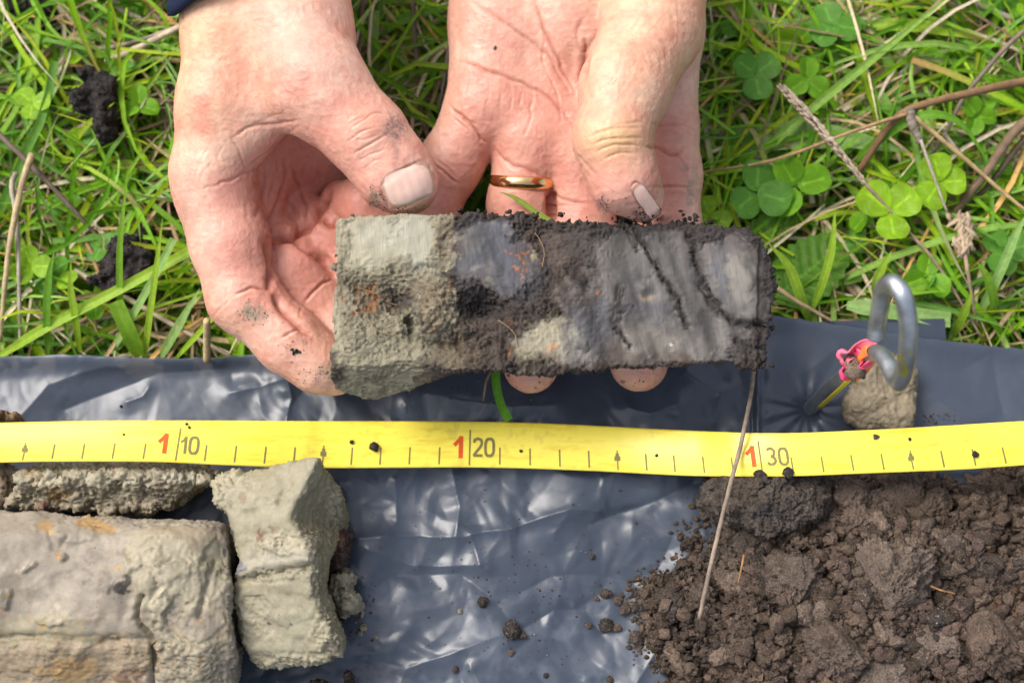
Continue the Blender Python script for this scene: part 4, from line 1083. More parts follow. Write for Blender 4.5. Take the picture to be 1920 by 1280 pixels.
for k in range(200):
    px, py = pr.uniform(1215, 1960), pr.uniform(905, 1330)
    if poly_sdf(np.array([[px, py]]), PILE)[0] > -14: continue
    w = pile_z(px, py); r = (pr.uniform(7, 15) if k % 3 else pr.uniform(15, 27)) * float(mpp(px, py, w[2]))
    put_clod(SM_ME[k % 4], Vector(w) - Vector((0, 0, r * .2)), r, (1, .9, .75), None, 'small brown clod lying loose on the heap of dark soil', 'small clods on the soil pile')

# finer clods and crumbs heaped over the pile
CR = [ico(2) for _ in range(1)][0]; CRV = []
for s in range(10):
    v_, f_ = CR; w_ = v_ + s * 5.1
    vv0 = v_ * (1 + .34 * fbm(w_, 1.5, 3, .6, s % 5) + .14 * fbm(w_, 5, 2, .6, 2))[:, None]
    for k in range(10):
        n = np.random.default_rng(900 + s * 10 + k).normal(size=3); n /= np.linalg.norm(n)
        d_ = vv0 @ n; vv0 = vv0 - n * (np.maximum(d_ - .52, 0) * .92)[:, None]
    CRV.append(vv0)
mb = MB(); cnt_ = 0
while cnt_ < 2700:
    px, py = pr.uniform(1200, 1990), pr.uniform(890, 1340)
    if poly_sdf(np.array([[px, py]]), PILE)[0] > -6: continue
    w = pile_z(px, py); r = (.0004 + .0030 * pr.random() ** 3.6)
    a_ = pr.normal(size=(3, 3)); q_, _r = np.linalg.qr(a_)
    V_ = (CRV[pr.integers(10)] @ q_) * r * np.array([1.05, .95, .85]) + w + np.array([0, 0, r * .45])
    mb.add(V_, CR[1], np.array([.122, .086, .064]) * pr.uniform(.5, 1.5) * np.array([1, pr.uniform(.93, 1.03), pr.uniform(.9, 1.05)])); cnt_ += 1
V, Q, C = mb.get()
tag(add('soil_crumbs', V, Q, M_soil, col=np.clip(C, .02, .5)), 'countless crumbs and small clods heaped on the dark soil pile', None, kind='stuff')

# loose crumbs on the plastic that can be counted
def sheet_pt(px, py, dz=0.0): return P(px, py, float(film_z(px, py)) + dz)
SHEETC = [(906, 1129, 10, 1, 'black crumb on the plastic between the clay and the soil pile'), (962, 1180, 17, 1, 'largest black crumb alone on the plastic at bottom centre'), (978, 1192, 8, 3, 'brown crumb stuck to the largest black crumb'),
          (1136, 1174, 14, 1, 'dark crumb on the plastic left of the soil pile'), (1156, 1178, 8, 2, 'pale brown crumb beside the dark crumb left of the pile'), (1195, 1195, 13, 3, 'brown crumb close to the left tip of the pile'), (1135, 1114, 10, 3, 'brown crumb above the dark crumb left of the pile'),
          (1158, 1124, 9, 0, 'crumb in the short chain leading to the pile'), (1172, 1140, 12, 3, 'larger crumb in the short chain leading to the pile'), (1186, 1136, 10, 0, 'last crumb of the chain before the pile'), (1119, 1122, 5, 2, 'grey speck left of the crumb chain'),
          (863, 1145, 5, 9, 'pale yellow grain under the black crumb'), (682, 1175, 7, 9, 'pale grain right of the clay wedge'), (676, 1187, 5, 9, 'smaller pale grain under the pale grain'), (706, 1195, 4, 9, 'tan speck right of the pale grains'),
          (959, 1223, 6, 2, 'tan crumb below the largest black crumb'), (855, 1255, 6, 3, 'reddish crumb near the bottom edge of the plastic'), (1024, 1266, 5, 1, 'dark crumb near the bottom edge at centre'), (1142, 1274, 7, 3, 'brown crumb near the bottom edge left of the pile'),
          (1102, 1172, 6, 2, 'tan crumb left of the dark crumb'), (1110, 1043, 5, 3, 'small red brown crumb on the plastic above the crumb chain'), (1192, 1160, 5, 3, 'tiny crumb between chain and pile'), (1192, 980, 3, 0, 'tiny speck on the plastic under the tape'), (227, 762, 3, 1, 'tiny dark speck on the plastic above the tape')]
GR_ME = clod_mesh(40, (.42, .36, .25), ICO3)
for px, py, r, v, lab in SHEETC:
    w = sheet_pt(px, py); rr = r * float(mpp(px, py, 0))
    put_clod(GR_ME if v == 9 else SM_ME[v], Vector(w) + Vector((0, 0, rr * .45)), rr, (1, .85, .75), (pr.uniform(-.3, .3), pr.uniform(-.3, .3), pr.uniform(0, 6.28)), lab, cat='soil crumb', name='soil_crumb')
mb = MB()
v2, f2 = ico(1)
def scatter(n, fn, rmin, rmax, cols):
    k = 0
    while k < n:
        px, py = fn()
        w = sheet_pt(px, py); r = pr.uniform(rmin, rmax) * float(mpp(px, py, 0)) * pr.choice([.6, .8, 1, 1.4])
        vv = v2 * (1 + pr.uniform(-.25, .25, (len(v2), 1))) * r * np.array([1, .8, .7]) + w + np.array([0, 0, r * .4])
        mb.add(vv, f2, np.asarray(cols[pr.integers(len(cols))]) * pr.uniform(.7, 1.3)); k += 1
CC = [(.10, .07, .05), (.06, .045, .035), (.15, .09, .05), (.3, .26, .2)]
scatter(230, lambda: (pr.normal(980, 130), min(1500, pr.normal(1110, 90))), .6, 1.8, CC)
scatter(120, lambda: (pr.uniform(660, 1250), pr.uniform(900, 1300)), .6, 1.6, CC)
def near_pile():
    while True:
        a = pr.uniform(1150, 1340), pr.uniform(920, 1290); d = poly_sdf(np.array([a]), PILE)[0]
        if -6 < d < abs(pr.normal(0, 22)): return a
scatter(420, near_pile, 1.2, 5, CC[:3])
scatter(60, lambda: (pr.uniform(640, 700), pr.uniform(1060, 1200)), .8, 2.2, CC)
scatter(90, lambda: (pr.uniform(760, 1060), pr.normal(742, 18)), .6, 1.5, CC)
scatter(30, lambda: (pr.uniform(1730, 1790), pr.uniform(775, 792)), .8, 2.5, CC[:3])
V, Q, C = mb.get()
tag(add('soil_specks', V, Q, M_soil, col=C), 'fine soil specks strewn over the plastic', None, kind='stuff')
# ------------------------------------------------------------------ measuring tape
M_tape = material('tape_yellow', rough=0.34, spec=0.5, attr=True, var=0.05, var_scale=180, bumps=(('noise', 260, 0.06, 0.0004),))
M_print = material('tape_print', rough=0.6, spec=0.2, attr=True, var=0.5, var_scale=2600)
TOP = np.array([(-330, 800), (0, 792), (200, 788), (400, 788), (560, 789), (870, 790), (980, 792), (1100, 797), (1250, 805), (1400, 811), (1500, 811), (1600, 807), (1700, 802), (1920, 789), (2250, 772)], float)
BOT = np.array([(-330, 878), (0, 867), (150, 865), (300, 866), (430, 872), (600, 877), (900, 876), (1100, 882), (1280, 891), (1400, 893), (1500, 892), (1600, 888), (1800, 880), (1920, 872), (2250, 850)], float)
ZT = np.array([(-330, .027), (0, .027), (300, .0265), (450, .023), (560, .017), (650, .012), (900, .006), (1150, .008), (1300, .016), (1400, .026), (1560, .031), (1920, .032), (2250, .032)], float)
def sm_interp(x, A):
    s = resample(A, 400); return np.interp(x, s[:, 0], s[:, 1])
def tape_pt(x, v, off=0.0):
    x = np.asarray(x, float); v = np.asarray(v, float)
    y = sm_interp(x, TOP) * (1 - v) + sm_interp(x, BOT) * v
    z = sm_interp(x, ZT) + 0.0006 * (1 - (2 * v - 1) ** 2) + off
    return P(x, y, z)
xs = np.linspace(-320, 2240, 1100); vv = np.linspace(0, 1, 25)
X, Vv = np.meshgrid(xs, vv, indexing='ij')
V = tape_pt(X, Vv).reshape(-1, 3)
fx = np.stack([X.ravel() * .012, Vv.ravel() * 9, 0 * X.ravel()], 1)
smudge = sstep(0.25, 0.9, fbm(fx, 1.0, 4, .6, 3))
C = np.array([.90, .745, .085])[None] * np.ones((len(V), 1)) - smudge[:, None] * np.array([.07, .11, .035])
scr_ = np.stack([X.ravel() * .016, Vv.ravel() * 26, 0 * X.ravel()], 1)
C = C * (1 - .11 * sstep(.35, 1.0, fbm(scr_, 1.0, 4, .7, 5))[:, None] * np.array([.7, 1, 1.2]))
sm2 = sstep(.55, 1.05, fbm(np.stack([X.ravel() * .03, Vv.ravel() * 2.6, 0 * X.ravel()], 1), 1.0, 4, .65, 1))[:, None]
C = C * (1 - .25 * sm2) + .25 * sm2 * np.array([.42, .30, .06])
tape = empty('measuring_tape', tape_pt(960, .5))
tag(tape, 'yellow measuring tape with red and grey figures stretched across the plastic', 'measuring tape')
band = add_under('band', V, grid_quads(len(xs), 25)[:, ::-1], M_tape, tape, col=C)
md = band.modifiers.new('thickness', 'SOLIDIFY'); md.thickness = 0.00035; md.offset = -1
INK = np.array([.21, .18, .07]); RED = np.array([.68, .10, .022])
def lean(x): return np.interp(x, [0, 300, 800, 1300, 1900], [7, 6, 2, -4, -9])
def print_poly(name, strips, colr):
    """strips: list of (m, 2) polylines as (dx px, v) with a half width in px -> thin ribbons laid on the tape"""
    mb = MB()
    for pts, hw in strips:
        pts = np.asarray(pts, float)
        A = resample_lin(pts, max(2, int(len(pts) * 3)))
        yy = A.copy(); yy[:, 1] *= 80
        tg = np.gradient(yy, axis=0); tg /= np.linalg.norm(tg, axis=1, keepdims=True) + 1e-9
        n = np.stack([-tg[:, 1], tg[:, 0]], 1)
        L = yy + n * hw; R = yy - n * hw
        S = np.stack([L, (L + R) / 2, R], 1)
        lx = S[..., 0]; lv = S[..., 1] / 80
        W = tape_pt(lx, lv, 0.00009).reshape(-1, 3)
        mb.add(W, grid_quads(len(A), 3)[:, ::-1], colr)
    V, Q, C = mb.get()
    N = vnormals(V, Q)
    if N[:, 2].mean() < 0: Q = Q[:, ::-1]
    return add_under(name, V, Q, M_print, tape, col=C)
def resample_lin(p, n):
    d = np.r_[0, np.cumsum(np.hypot(np.diff(p[:, 0]), np.diff(p[:, 1] * 80)))]
    t = np.unique(np.r_[np.linspace(0, d[-1], n), d])
    return np.stack([np.interp(t, d, p[:, 0]), np.interp(t, d, p[:, 1])], 1)
def tick(x, v0, v1, hw, name='tick'):
    l = lean(x)
    print_poly(name, [([(x + l * (.95 - v) / .45, v) for v in (v0, (v0 + v1) / 2, v1)], hw)], INK)
SHORT = [-14, -70, -126, -182, 97, 153, 210, 268, 383, 439, 495, 550, 658, 712, 767, 823, 937, 994, 1050, 1105, 1213, 1266, 1321, 1375, 1488, 1545, 1601, 1658, 1771, 1830, 1887, 1945, 2002]
for x in SHORT: tick(x, .56, .93, 1.5)
for x in (329, 880, 1430): tick(x, .18, .95, 1.5)
def arrow(x):
    l = lean(x)
    print_poly('arrow', [([(x + l * .9, .52), (x + l * .75, .60)], 1.2), ([(x + l * .8, .585), (x + l * .7, .65)], 3.2), ([(x + l * .7, .65), (x + l * .55, .75)], 5.6), ([(x + l * .5, .75), (x, .95)], 1.3)], INK)
for x in (42, 604, 1159, 1713, -238): arrow(x)
def oval(cx, cv, rx, rv, n=26, p=3.0):
    th = np.linspace(0, 2 * math.pi, n)
    c, s = np.cos(th), np.sin(th)
    return [(cx + rx * np.sign(a) * abs(a) ** (2 / p), cv + rv * np.sign(b) * abs(b) ** (2 / p)) for a, b in zip(c, s)]
def shear(pts, x, sl): return [(a + sl * (.55 - v) / .45, v) for a, v in pts]
def red_one(x, sl, v0, v1):
    print_poly('numeral', [(shear([(x + 4.2, v0 + .02), (x + 4.2, (v0 + v1) / 2), (x + 4.2, v1)], x, sl), 4.2), (shear([(x + 6, v0 + .03), (x - 2, v0 + .14), (x - 8.5, v0 + .22)], x, sl), 3.4)], RED)
red_one(306, 5, .30, .79); red_one(860, 1, .30, .80); red_one(1408, -5, .28, .78)
def d0(x, v): return (oval(x, v, 7.8, .185), 2.6)
def d1(x, v): return [([(x + 3, v - .20), (x + 3, v), (x + 3, v + .20)], 2.6), ([(x + 3, v - .19), (x - 1, v - .11), (x - 6, v - .07)], 2.0)]
def d2(x, v): return [([(x - 7, v - .10), (x - 6, v - .165), (x, v - .19), (x + 6, v - .165), (x + 7.5, v - .09), (x + 5, v - .01), (x, v + .06), (x - 7, v + .17), (x - 7, v + .18)], 2.5), ([(x - 8, v + .18), (x + 9, v + .18)], 2.5)]
def d3(x, v): return [([(x - 7, v - .14), (x - 3, v - .185), (x + 3, v - .18), (x + 7, v - .12), (x + 5, v - .03), (x, v - .005), (x + 6, v + .03), (x + 8, v + .10), (x + 4, v + .17), (x - 3, v + .185), (x - 8, v + .14)], 2.5)]
def num(strips, sl, x): print_poly('numeral', [(shear(p, x, sl), w) for p, w in strips], INK)
num(d1(345, .58), 4, 345); num([d0(364, .58)], 4, 364)
num(d2(896, .56), 1, 896); num([d0(918, .56)], 1, 918)
num(d3(1446, .54), -5, 1446); num([d0(1469, .54)], -5, 1469)
# soil crumbs that lie on the tape
for px, v, r, m, lab in [(701, .56, 9, 1, 'black crumb lying on the yellow tape left of the figure 20'), (660, .45, 4, 1, 'tiny curled black crumb on the tape'), (1829, .68, 6, 1, 'black crumb on the tape near its right end'), (1706, .26, 3, 3, 'tiny brown speck at the upper edge of the tape'),
                         (1476, .93, 10, 1, 'dark crumb on the lower edge of the tape below the figure 30'), (1424, .99, 11, 1, 'dark crumb squeezed under the lower tape edge'), (977, .62, 3, 1, 'tiny black speck on the tape right of the figure 20'), (1231, .58, 3, 1, 'tiny black speck right of the small arrow on the tape'),
                         (355, .16, 2.5, 1, 'tiny speck on the upper tape edge above the figure 10'), (350, .08, 2.5, 1, 'second tiny speck on the upper tape edge above the figure 10'), (1642, .16, 5, 2, 'grey smear crumb on the tape under the tent peg'), (232, .34, 2, 1, 'tiny speck on the tape left of the red figure')]:
    w = tape_pt(px, v, .0002); rr = r * float(mpp(px, 840, .02))
    put_clod(SM_ME[m], Vector(w) + Vector((0, 0, rr * .35)), rr, (1, .85, .6), (pr.uniform(-.3, .3), pr.uniform(-.3, .3), pr.uniform(0, 6.28)), lab, cat='soil crumb', name='soil_crumb')

# long twig lying over the tape
tw = np.array([(1414, 688, .010), (1408, 740, .022), (1396, 800, .030), (1385, 850, .0285), (1370, 905, .033), (1350, 985, .034), (1328, 1080, .033), (1311, 1160, .026)])
tw = resample(tw, 50)
Wt = P(tw[:, 0], tw[:, 1], tw[:, 2])
V, Q = tube(Wt, np.linspace(1, .9, 50) * 4.2 * .000172, 8, lump=.2)
C = np.clip(np.array([.25, .19, .145])[None] * (1 + .35 * fbm(V, 300, 3, .6, 2))[:, None], .03, .6)
tag(add('twig', V, Q, M_straw, col=C), 'long thin brown twig lying across the tape down onto the soil pile', 'twig')
for pts, lab in [([(1395, 1040, 2.9), (1390, 1065, 3.0), (1384, 1092, 2.9)], 'short orange straw fleck right of the long twig'), ([(1745, 1098, 3.0), (1765, 1106, 3.1), (1790, 1112, 3.0)], 'thin straw fleck on the right half of the soil pile')]:
    stalk(pts, 2.2, (.30, .16, .06), lab, cat='straw fleck', name='straw_fleck')

# ------------------------------------------------------------------ tent peg
M_steel = material('galvanised_steel', rough=0.5, metal=1.0, attr=True, var=0.22, var_scale=260, bumps=(('noise', 700, .25, .0004),))
M_tie = material('ribbon_plastic', rough=0.42, spec=0.5, attr=True, var=0.12, var_scale=350)
peg = empty('tent_peg', sheet_pt(1516, 768))
tag(peg, 'grey steel tent peg with a pigtail loop and pink ribbon pushed through the plastic', 'tent peg')
pg = np.array([(1511, 776, -.030), (1516, 768, -.004), (1560, 726, .026), (1606, 683, .052), (1628, 664, .064), (1650, 664, .073), (1664, 682, .078), (1676, 706, .082), (1686, 717, .086), (1697, 690, .092), (1703, 640, .100), (1702, 595, .106), (1692, 553, .110), (1674, 531, .108), (1658, 540, .102), (1650, 578, .095), (1645, 608, .089), (1643, 634, .086)])
pgr = resample(pg, 160)
Wp = P(pgr[:, 0], pgr[:, 1], pgr[:, 2])
V, Q = tube(Wp, 0.0025, 20)
k = 1 + .25 * fbm(V, 120, 3, .6, 2)
C = np.clip(np.array([.42, .45, .48])[None] * k[:, None], .05, .9)
ii = np.repeat(np.arange(162), 20)
scr = (np.abs(ii - 88) < 6) & (vnoise(V * 500, 3) > .2)
C[scr] = (.5, .45, .05)
add_under('shaft', V, Q, M_steel, peg, col=C)
# ribbon wound on the shaft: yellow strip, orange wrap, pink crumpled knot
def along(t): 
    i = t * (len(Wp) - 1); a = int(i); f_ = i - a
    return Wp[a] * (1 - f_) + Wp[min(a + 1, len(Wp) - 1)] * f_
def wrap(t0, t1, th0, th1, rad, colr, name, n=24, m=14, flare=0.0, wob=0.0):
    V = []
    for i in range(n):
        t = t0 + (t1 - t0) * i / (n - 1); c = along(t); d = along(min(t + .01, 1)) - along(max(t - .01, 0)); d /= np.linalg.norm(d)
        a = np.cross(d, [0, 0, 1.0]); a /= np.linalg.norm(a); b = np.cross(a, d)
        for j in range(m):
            th = th0 + (th1 - th0) * j / (m - 1)
            r = rad + flare * (i / (n - 1)) ** 2 + wob * math.sin(th * 3 + i * .5)
            V.append(c + r * (math.cos(th) * a + math.sin(th) * b))
    V = np.array(V); Q = grid_quads(n, m)
    o = add_under(name, V, Q, M_tie, peg, col=np.asarray(colr, float)); md = o.modifiers.new('t', 'SOLIDIFY'); md.thickness = .0002; md.offset = 0
    return o
wrap(.085, .20, .1, 1.15, .0026, (.62, .52, .03), 'ribbon')
wrap(.18, .27, .1, 1.5, .0027, (.86, .22, .05), 'ribbon', wob=.0002)
rb = np.random.default_rng(3)
def ribbon(pts, width, colr, n=40, tw=0.0, ph=0.0):
    pts = resample(np.asarray(pts, float), n); W = P(pts[:, 0], pts[:, 1], pts[:, 2])
    tg = np.gradient(W, axis=0); tg /= np.linalg.norm(tg, axis=1, keepdims=True)
    V = []
    for i in range(n):
        up = np.array([.25 * math.sin(ph + i * tw), .5 * math.cos(ph + i * tw), 1.0]); s = up - (up @ tg[i]) * tg[i]; s /= np.linalg.norm(s)
        for j in range(7): V.append(W[i] + s * width * ((j / 6) - .5) + np.cross(tg[i], s) * .0004 * math.sin(j * 1.1 + i * .4))
    o = add_under('ribbon', np.array(V), grid_quads(n, 7), M_tie, peg, col=np.asarray(colr, float)); md = o.modifiers.new('t', 'SOLIDIFY'); md.thickness = .00025; md.offset = 0
PINK = (.82, .17, .26)
ribbon([(1640, 650, .066), (1625, 646, .066), (1605, 652, .064), (1590, 660, .062), (1577, 664, .060), (1576, 676, .059), (1584, 684, .058), (1590, 672, .060), (1602, 668, .061)], .0042, PINK, tw=.1)
ribbon([(1602, 668, .060), (1608, 660, .063), (1614, 672, .063), (1612, 684, .062), (1622, 690, .062), (1632, 676, .066), (1642, 655, .067)], .0036, (.85, .10, .20), tw=.14, ph=1)
ribbon([(1583, 686, .058), (1580, 698, .057), (1584, 708, .056), (1590, 706, .056)], .0034, (.85, .08, .22), n=20)
ribbon([(1640, 668, .066), (1618, 692, .060), (1596, 712, .054)], .0034, (.86, .22, .06), n=20)
mbk = MB()
v3, f3 = ICO2
c0 = P(1602, 688, .0595)
mbk.add(v3 * (1 + .3 * fbm(v3, 2.2, 3, .6, 2))[:, None] * np.array([.0030, .0040, .0026]) + c0, f3, (.24, .18, .13))
V, Q, C = mbk.get(); add_under('dried_mud', V, Q, M_soil, peg, col=C)
# ------------------------------------------------------------------ soil core held in the hands
CORE = [(626, 420), (634, 410), (700, 404), (770, 401), (850, 404), (905, 400), (920, 405), (980, 402), (1010, 410), (1060, 415), (1150, 419), (1162, 412), (1180, 420), (1245, 420), (1280, 414), (1340, 420), (1400, 426), (1426, 436),
        (1434, 460), (1450, 485), (1457, 520), (1452, 575), (1448, 610), (1440, 640), (1444, 668), (1418, 690), (1384, 690), (1376, 678), (1300, 682), (1220, 688), (1150, 690), (1090, 697), (1040, 699), (985, 700), (960, 700), (948, 694), (870, 695), (800, 708), (740, 722), (690, 734), (655, 728), (618, 718), (610, 700), (618, 678), (614, 655), (624, 630), (620, 580), (624, 540), (632, 500), (628, 460)]
ZC = 0.053
CRACKS = [([(1192, 428), (1215, 470), (1240, 515), (1272, 560), (1286, 612)], 1.5, 5), ([(1292, 440), (1305, 490), (1318, 540), (1345, 580), (1380, 605), (1440, 612)], 2.0, 7), ([(1160, 540), (1150, 610), (1180, 650)], .9, 6),
          ([(1380, 640), (1410, 650), (1440, 655)], 1.0, 4), ([(763, 590), (772, 615)], 3.0, 6), ([(835, 430), (832, 470)], 1.6, 5), ([(850, 525), (820, 520), (790, 512)], 1.4, 6), ([(735, 500), (738, 512)], 1.6, 4),
          ([(770, 505), (790, 500), (835, 505)], 1.2, 5), ([(855, 640), (870, 665)], 1.2, 5), ([(760, 625), (800, 640), (850, 650)], 1.4, 6), ([(1165, 415), (1185, 445), (1195, 470)], .9, 4), ([(1060, 500), (1100, 540)], .9, 6), ([(945, 640), (952, 690)], 1.4, 6)]
def g(px, py, cx, cy, rx, ry, pw=2): return np.exp(-(np.abs((px - cx) / rx) ** pw + np.abs((py - cy) / ry) ** pw))
def core_rough(px, py, V, N):
    n = fbm(V, 130, 3, .6, 1)
    S = np.zeros(len(V)); n2 = fbm(V, 420, 3, .65, 3)
    x = px + 20 * n + 6 * n2; y = py + 20 * fbm(V, 130, 3, .6, 2) + 6 * fbm(V, 420, 3, .65, 4)
    for cx, cy, rx, ry, a in [(708, 446, 66, 46, .95), (776, 452, 42, 58, .95), (690, 484, 40, 30, .8), (915, 475, 78, 78, .92), (1195, 505, 105, 92, .92), (1250, 635, 150, 60, .92), (1385, 540, 62, 105, .95), (1260, 500, 70, 80, .92), (1090, 560, 60, 60, .75), (1060, 470, 60, 40, .5), (960, 660, 40, 30, .4), (1030, 640, 70, 44, .75), (1120, 610, 50, 70, .85), (1320, 555, 76, 105, .92), (1250, 560, 80, 80, .9), (640, 600, 16, 120, .6), (740, 712, 110, 20, .8), (1170, 460, 50, 40, .9)]:
        S = np.maximum(S, a * (1 - sstep(.74, 1.08, np.hypot((x - cx) / rx, (y - cy) / ry))))
    pits = sstep(.78, .95, fbm(V, 300, 3, .6, 6)); S = S * (1 - .25 * pits)
    for pts, dep, wd in CRACKS: S = S * (1 - .9 * np.exp(-(line_dist(np.stack([x * .4 + px * .6, y * .4 + py * .6], 1), pts) / (wd * 1.1)) ** 2))
    r = .98 - S
    r = np.where(px < 846 + 30 * n, np.minimum(r, .45 + .5 * np.clip(g(px, py, 760, 580, 120, 70) + g(px, py, 640, 560, 40, 60) + g(px, py, 840, 450, 26, 50), 0, 1)), r)
    r = np.maximum(r, .7 * (1 - sstep(3, 13, -np.minimum(0, core_edge(px, py)))) * (px > 860))
    return r
CP = np.array(CORE, float)
def core_edge(px, py): return poly_sdf(np.stack([px, py], 1), CP)
def core_top(px, py):
    z = ZC + 0.0022 * (555 - py) / 150
    # lower left face turns down and away
    line = np.interp(px, [600, 660, 760, 870, 900], [690, 686, 676, 690, 720])
    z = z - 0.00030 * np.maximum(py - line, 0) * (px < 900)
    # broken hollow
    z = z - 0.0085 * g(px, py, 900, 575, 42, 24) - 0.0050 * g(px, py, 745, 560, 22, 26) - 0.0035 * g(px, py, 700, 560, 60, 40) - 0.004 * g(px, py, 772, 602, 12, 26)
    z = z + 0.0035 * g(px, py, 805, 590, 36, 38) + 0.002 * g(px, py, 660, 640, 40, 40) - 0.003 * g(px, py, 860, 640, 90, 26)
    z = z - 0.0025 * g(px, py, 1010, 470, 50, 70) - 0.003 * sstep(1395, 1455, px + (440 - py) * .4) - 0.005 * (1 - sstep(405, 440, py - (px - 1280) * .12)) * sstep(1220, 1300, px)
    z = z + 0.0015 * sstep(1290, 1320, px - (py - 440) * .28) * (px < 1420) + 0.0022 * g(px, py, 1208, 543, 10, 10) - 0.0012 * g(px, py, 1208, 548, 22, 18)
    return z
def core_col(px, py, V, N, r):
    pale = np.array([.30, .268, .182]); tan = np.array([.215, .168, .108]); brn = np.array([.082, .062, .050]); drk = np.array([.042, .036, .034]); blu = np.array([.064, .065, .075]); gry = np.array([.088, .082, .078]); lgt = np.array([.155, .139, .119])
    C = np.repeat(brn[None] * .8, len(V), 0)
    lim = 852 - 62 * sstep(590, 660, py) + 34 * fbm(V, 110, 4, .65, 5)
    C = np.where((px < lim)[:, None], pale * .9, C)
    L = [(700, 560, 95, 190, pale * .92, 1), (712, 442, 62, 44, np.array([.335, .315, .235]), .8), (775, 452, 40, 54, np.array([.325, .31, .24]), .7), (690, 480, 40, 34, np.array([.33, .30, .21]), .6), (700, 555, 75, 42, tan * .9, .8), (790, 545, 60, 28, tan, .6), (812, 590, 38, 40, tan * 1.35, .8), (800, 650, 60, 40, pale * .8, .5), (860, 660, 50, 40, tan * .75, .8), (690, 650, 75, 45, pale * .95, .7), (700, 712, 110, 22, OLIVE * 1.15, .8),
         (630, 700, 20, 26, brn * .7, .9), (720, 715, 60, 8, (.07, .045, .035), .5), (835, 440, 24, 44, tan * 1.2, .7),
         (922, 470, 78, 75, blu * 1.15, .95), (870, 440, 30, 40, gry, .5), (915, 640, 60, 55, brn * 1.1, .9), (1015, 460, 58, 60, (.085, .062, .052), .85), (975, 530, 50, 40, blu * .9, .7),
         (1030, 640, 66, 48, pale * .85, .85), (1085, 650, 40, 44, gry * 1.3, .6), (1115, 600, 50, 70, blu * .75, .85), (1080, 540, 60, 50, brn * .6, .6), (1190, 505, 100, 95, gry * .85, .9), (1170, 470, 50, 40, lgt * .75, .5), (1215, 520, 50, 60, gry, .6), (1225, 590, 70, 36, blu * .7, .75),
         (1250, 640, 120, 44, lgt * .92, .85), (1285, 520, 66, 100, gry * 1.0, .9), (1350, 600, 60, 60, gry * .95, .8), (1380, 540, 58, 85, gry * .92, .95), (1392, 520, 26, 50, lgt * 1.05, .7), (1350, 500, 16, 60, blu, .6), (1400, 640, 50, 45, drk * 1.5, .85), (1330, 655, 60, 25, gry, .5),
         (1240, 430, 130, 22, drk * 1.3, .85), (1370, 445, 80, 26, drk * 1.4, .9), (1448, 540, 18, 120, drk * 1.1, .9), (1300, 470, 24, 50, drk * 1.6, .8), (1420, 682, 30, 14, brn, .7), (1120, 425, 90, 18, drk * 1.6, .8),
         (900, 578, 46, 27, drk, .95), (745, 562, 20, 22, drk * 1.4, .8), (772, 604, 9, 26, drk, .8), (1208, 545, 20, 16, drk * 1.8, .7), (1208, 542, 9, 9, tan * .7, .8),
         (902, 505, 14, 9, lgt, .7), (905, 533, 12, 14, lgt * 1.1, .8), (990, 478, 7, 16, (.24, .20, .12), .8), (945, 430, 4, 8, lgt, .7), (1255, 652, 5, 5, (.5, .48, .44), .8), (775, 567, 4, 3, (.6, .58, .5), .9)]
    for cx, cy, rx, ry in [(662, 550, 7, 7), (688, 556, 13, 9), (655, 578, 10, 8), (952, 467, 6, 8), (958, 505, 5, 5), (964, 675, 6, 9), (1033, 668, 10, 7), (973, 517, 4, 6), (800, 614, 10, 7), (830, 535, 8, 6), (1115, 533, 5, 4), (957, 608, 5, 4), (968, 487, 4, 10)]: L.append((cx, cy, rx, ry, (.36, .125, .035), .7))
    ex = 7 * fbm(V, 520, 3, .65, 1); ey = 7 * fbm(V, 520, 3, .65, 2)
    SOFT[:] = [.40, 1.30]
    C = blobs(px + ex, py + ey, V, C, L, wob=19, f=150)
    SOFT[:] = [.86, 1.06]
    # drag marks of the knife
    sm = np.clip(1 - r * 1.15, 0, 1)
    st_ = fbm(np.stack([(px - .28 * py) * .085, (py) * .007, 0 * px], 1), 1.0, 4, .65, 5)
    C = C * (1 + np.where(px < 850, .08, .22) * sm * st_)[:, None]
    st2 = fbm(np.stack([(px - .28 * py) * .024 + 40, py * .006, 0 * px], 1), 1.0, 4, .6, 2)
    C = C * (1 + np.where(px < 850, .10, .62) * sm * np.clip(st2, -.8, 1.0))[:, None]
    pt = fbm(V, 240, 4, .6, 6)
    dk = (r > .55)[:, None] * sstep(.15, .8, pt)[:, None] * np.where(px < 850, .16, .38)[:, None]
    C = C * (1 - dk) + drk * dk
    for pts, dep, wd in CRACKS:
        a = np.exp(-(line_dist(np.stack([px, py], 1) + 5 * np.stack([vnoise(V * 400, 3), vnoise(V * 400, 4)], 1), pts) / (wd * .8)) ** 2)[:, None] * .75 * (px > 1040)[:, None]
        C = C * (1 - a) + drk * a
    rim = ((1 - sstep(3, 14, -core_edge(px, py) + 6 * vnoise(V * 350, 1))) * sstep(870, 900, px) * .75 * ((py < 520) | (px > 1380)))[:, None]
    C = C * (1 - rim) + drk * 1.2 * rim
    return C * (1 + .22 * fbm(V, 700, 2, .6, 2) * np.clip(r, .25, 1))[:, None]
core = soil_block('soil_core', CORE, ZC, core_top, .027, M_core, core_col, 'cut soil core grading from pale clay to dark topsoil held between the two hands', 'soil core', h=0.00043, taper=.38, rnd=.0014, n_amp=.00014, n_freq=300, rough_fn=core_rough, rough_amp=.00105, dents=CRACKS, lift=.00035)
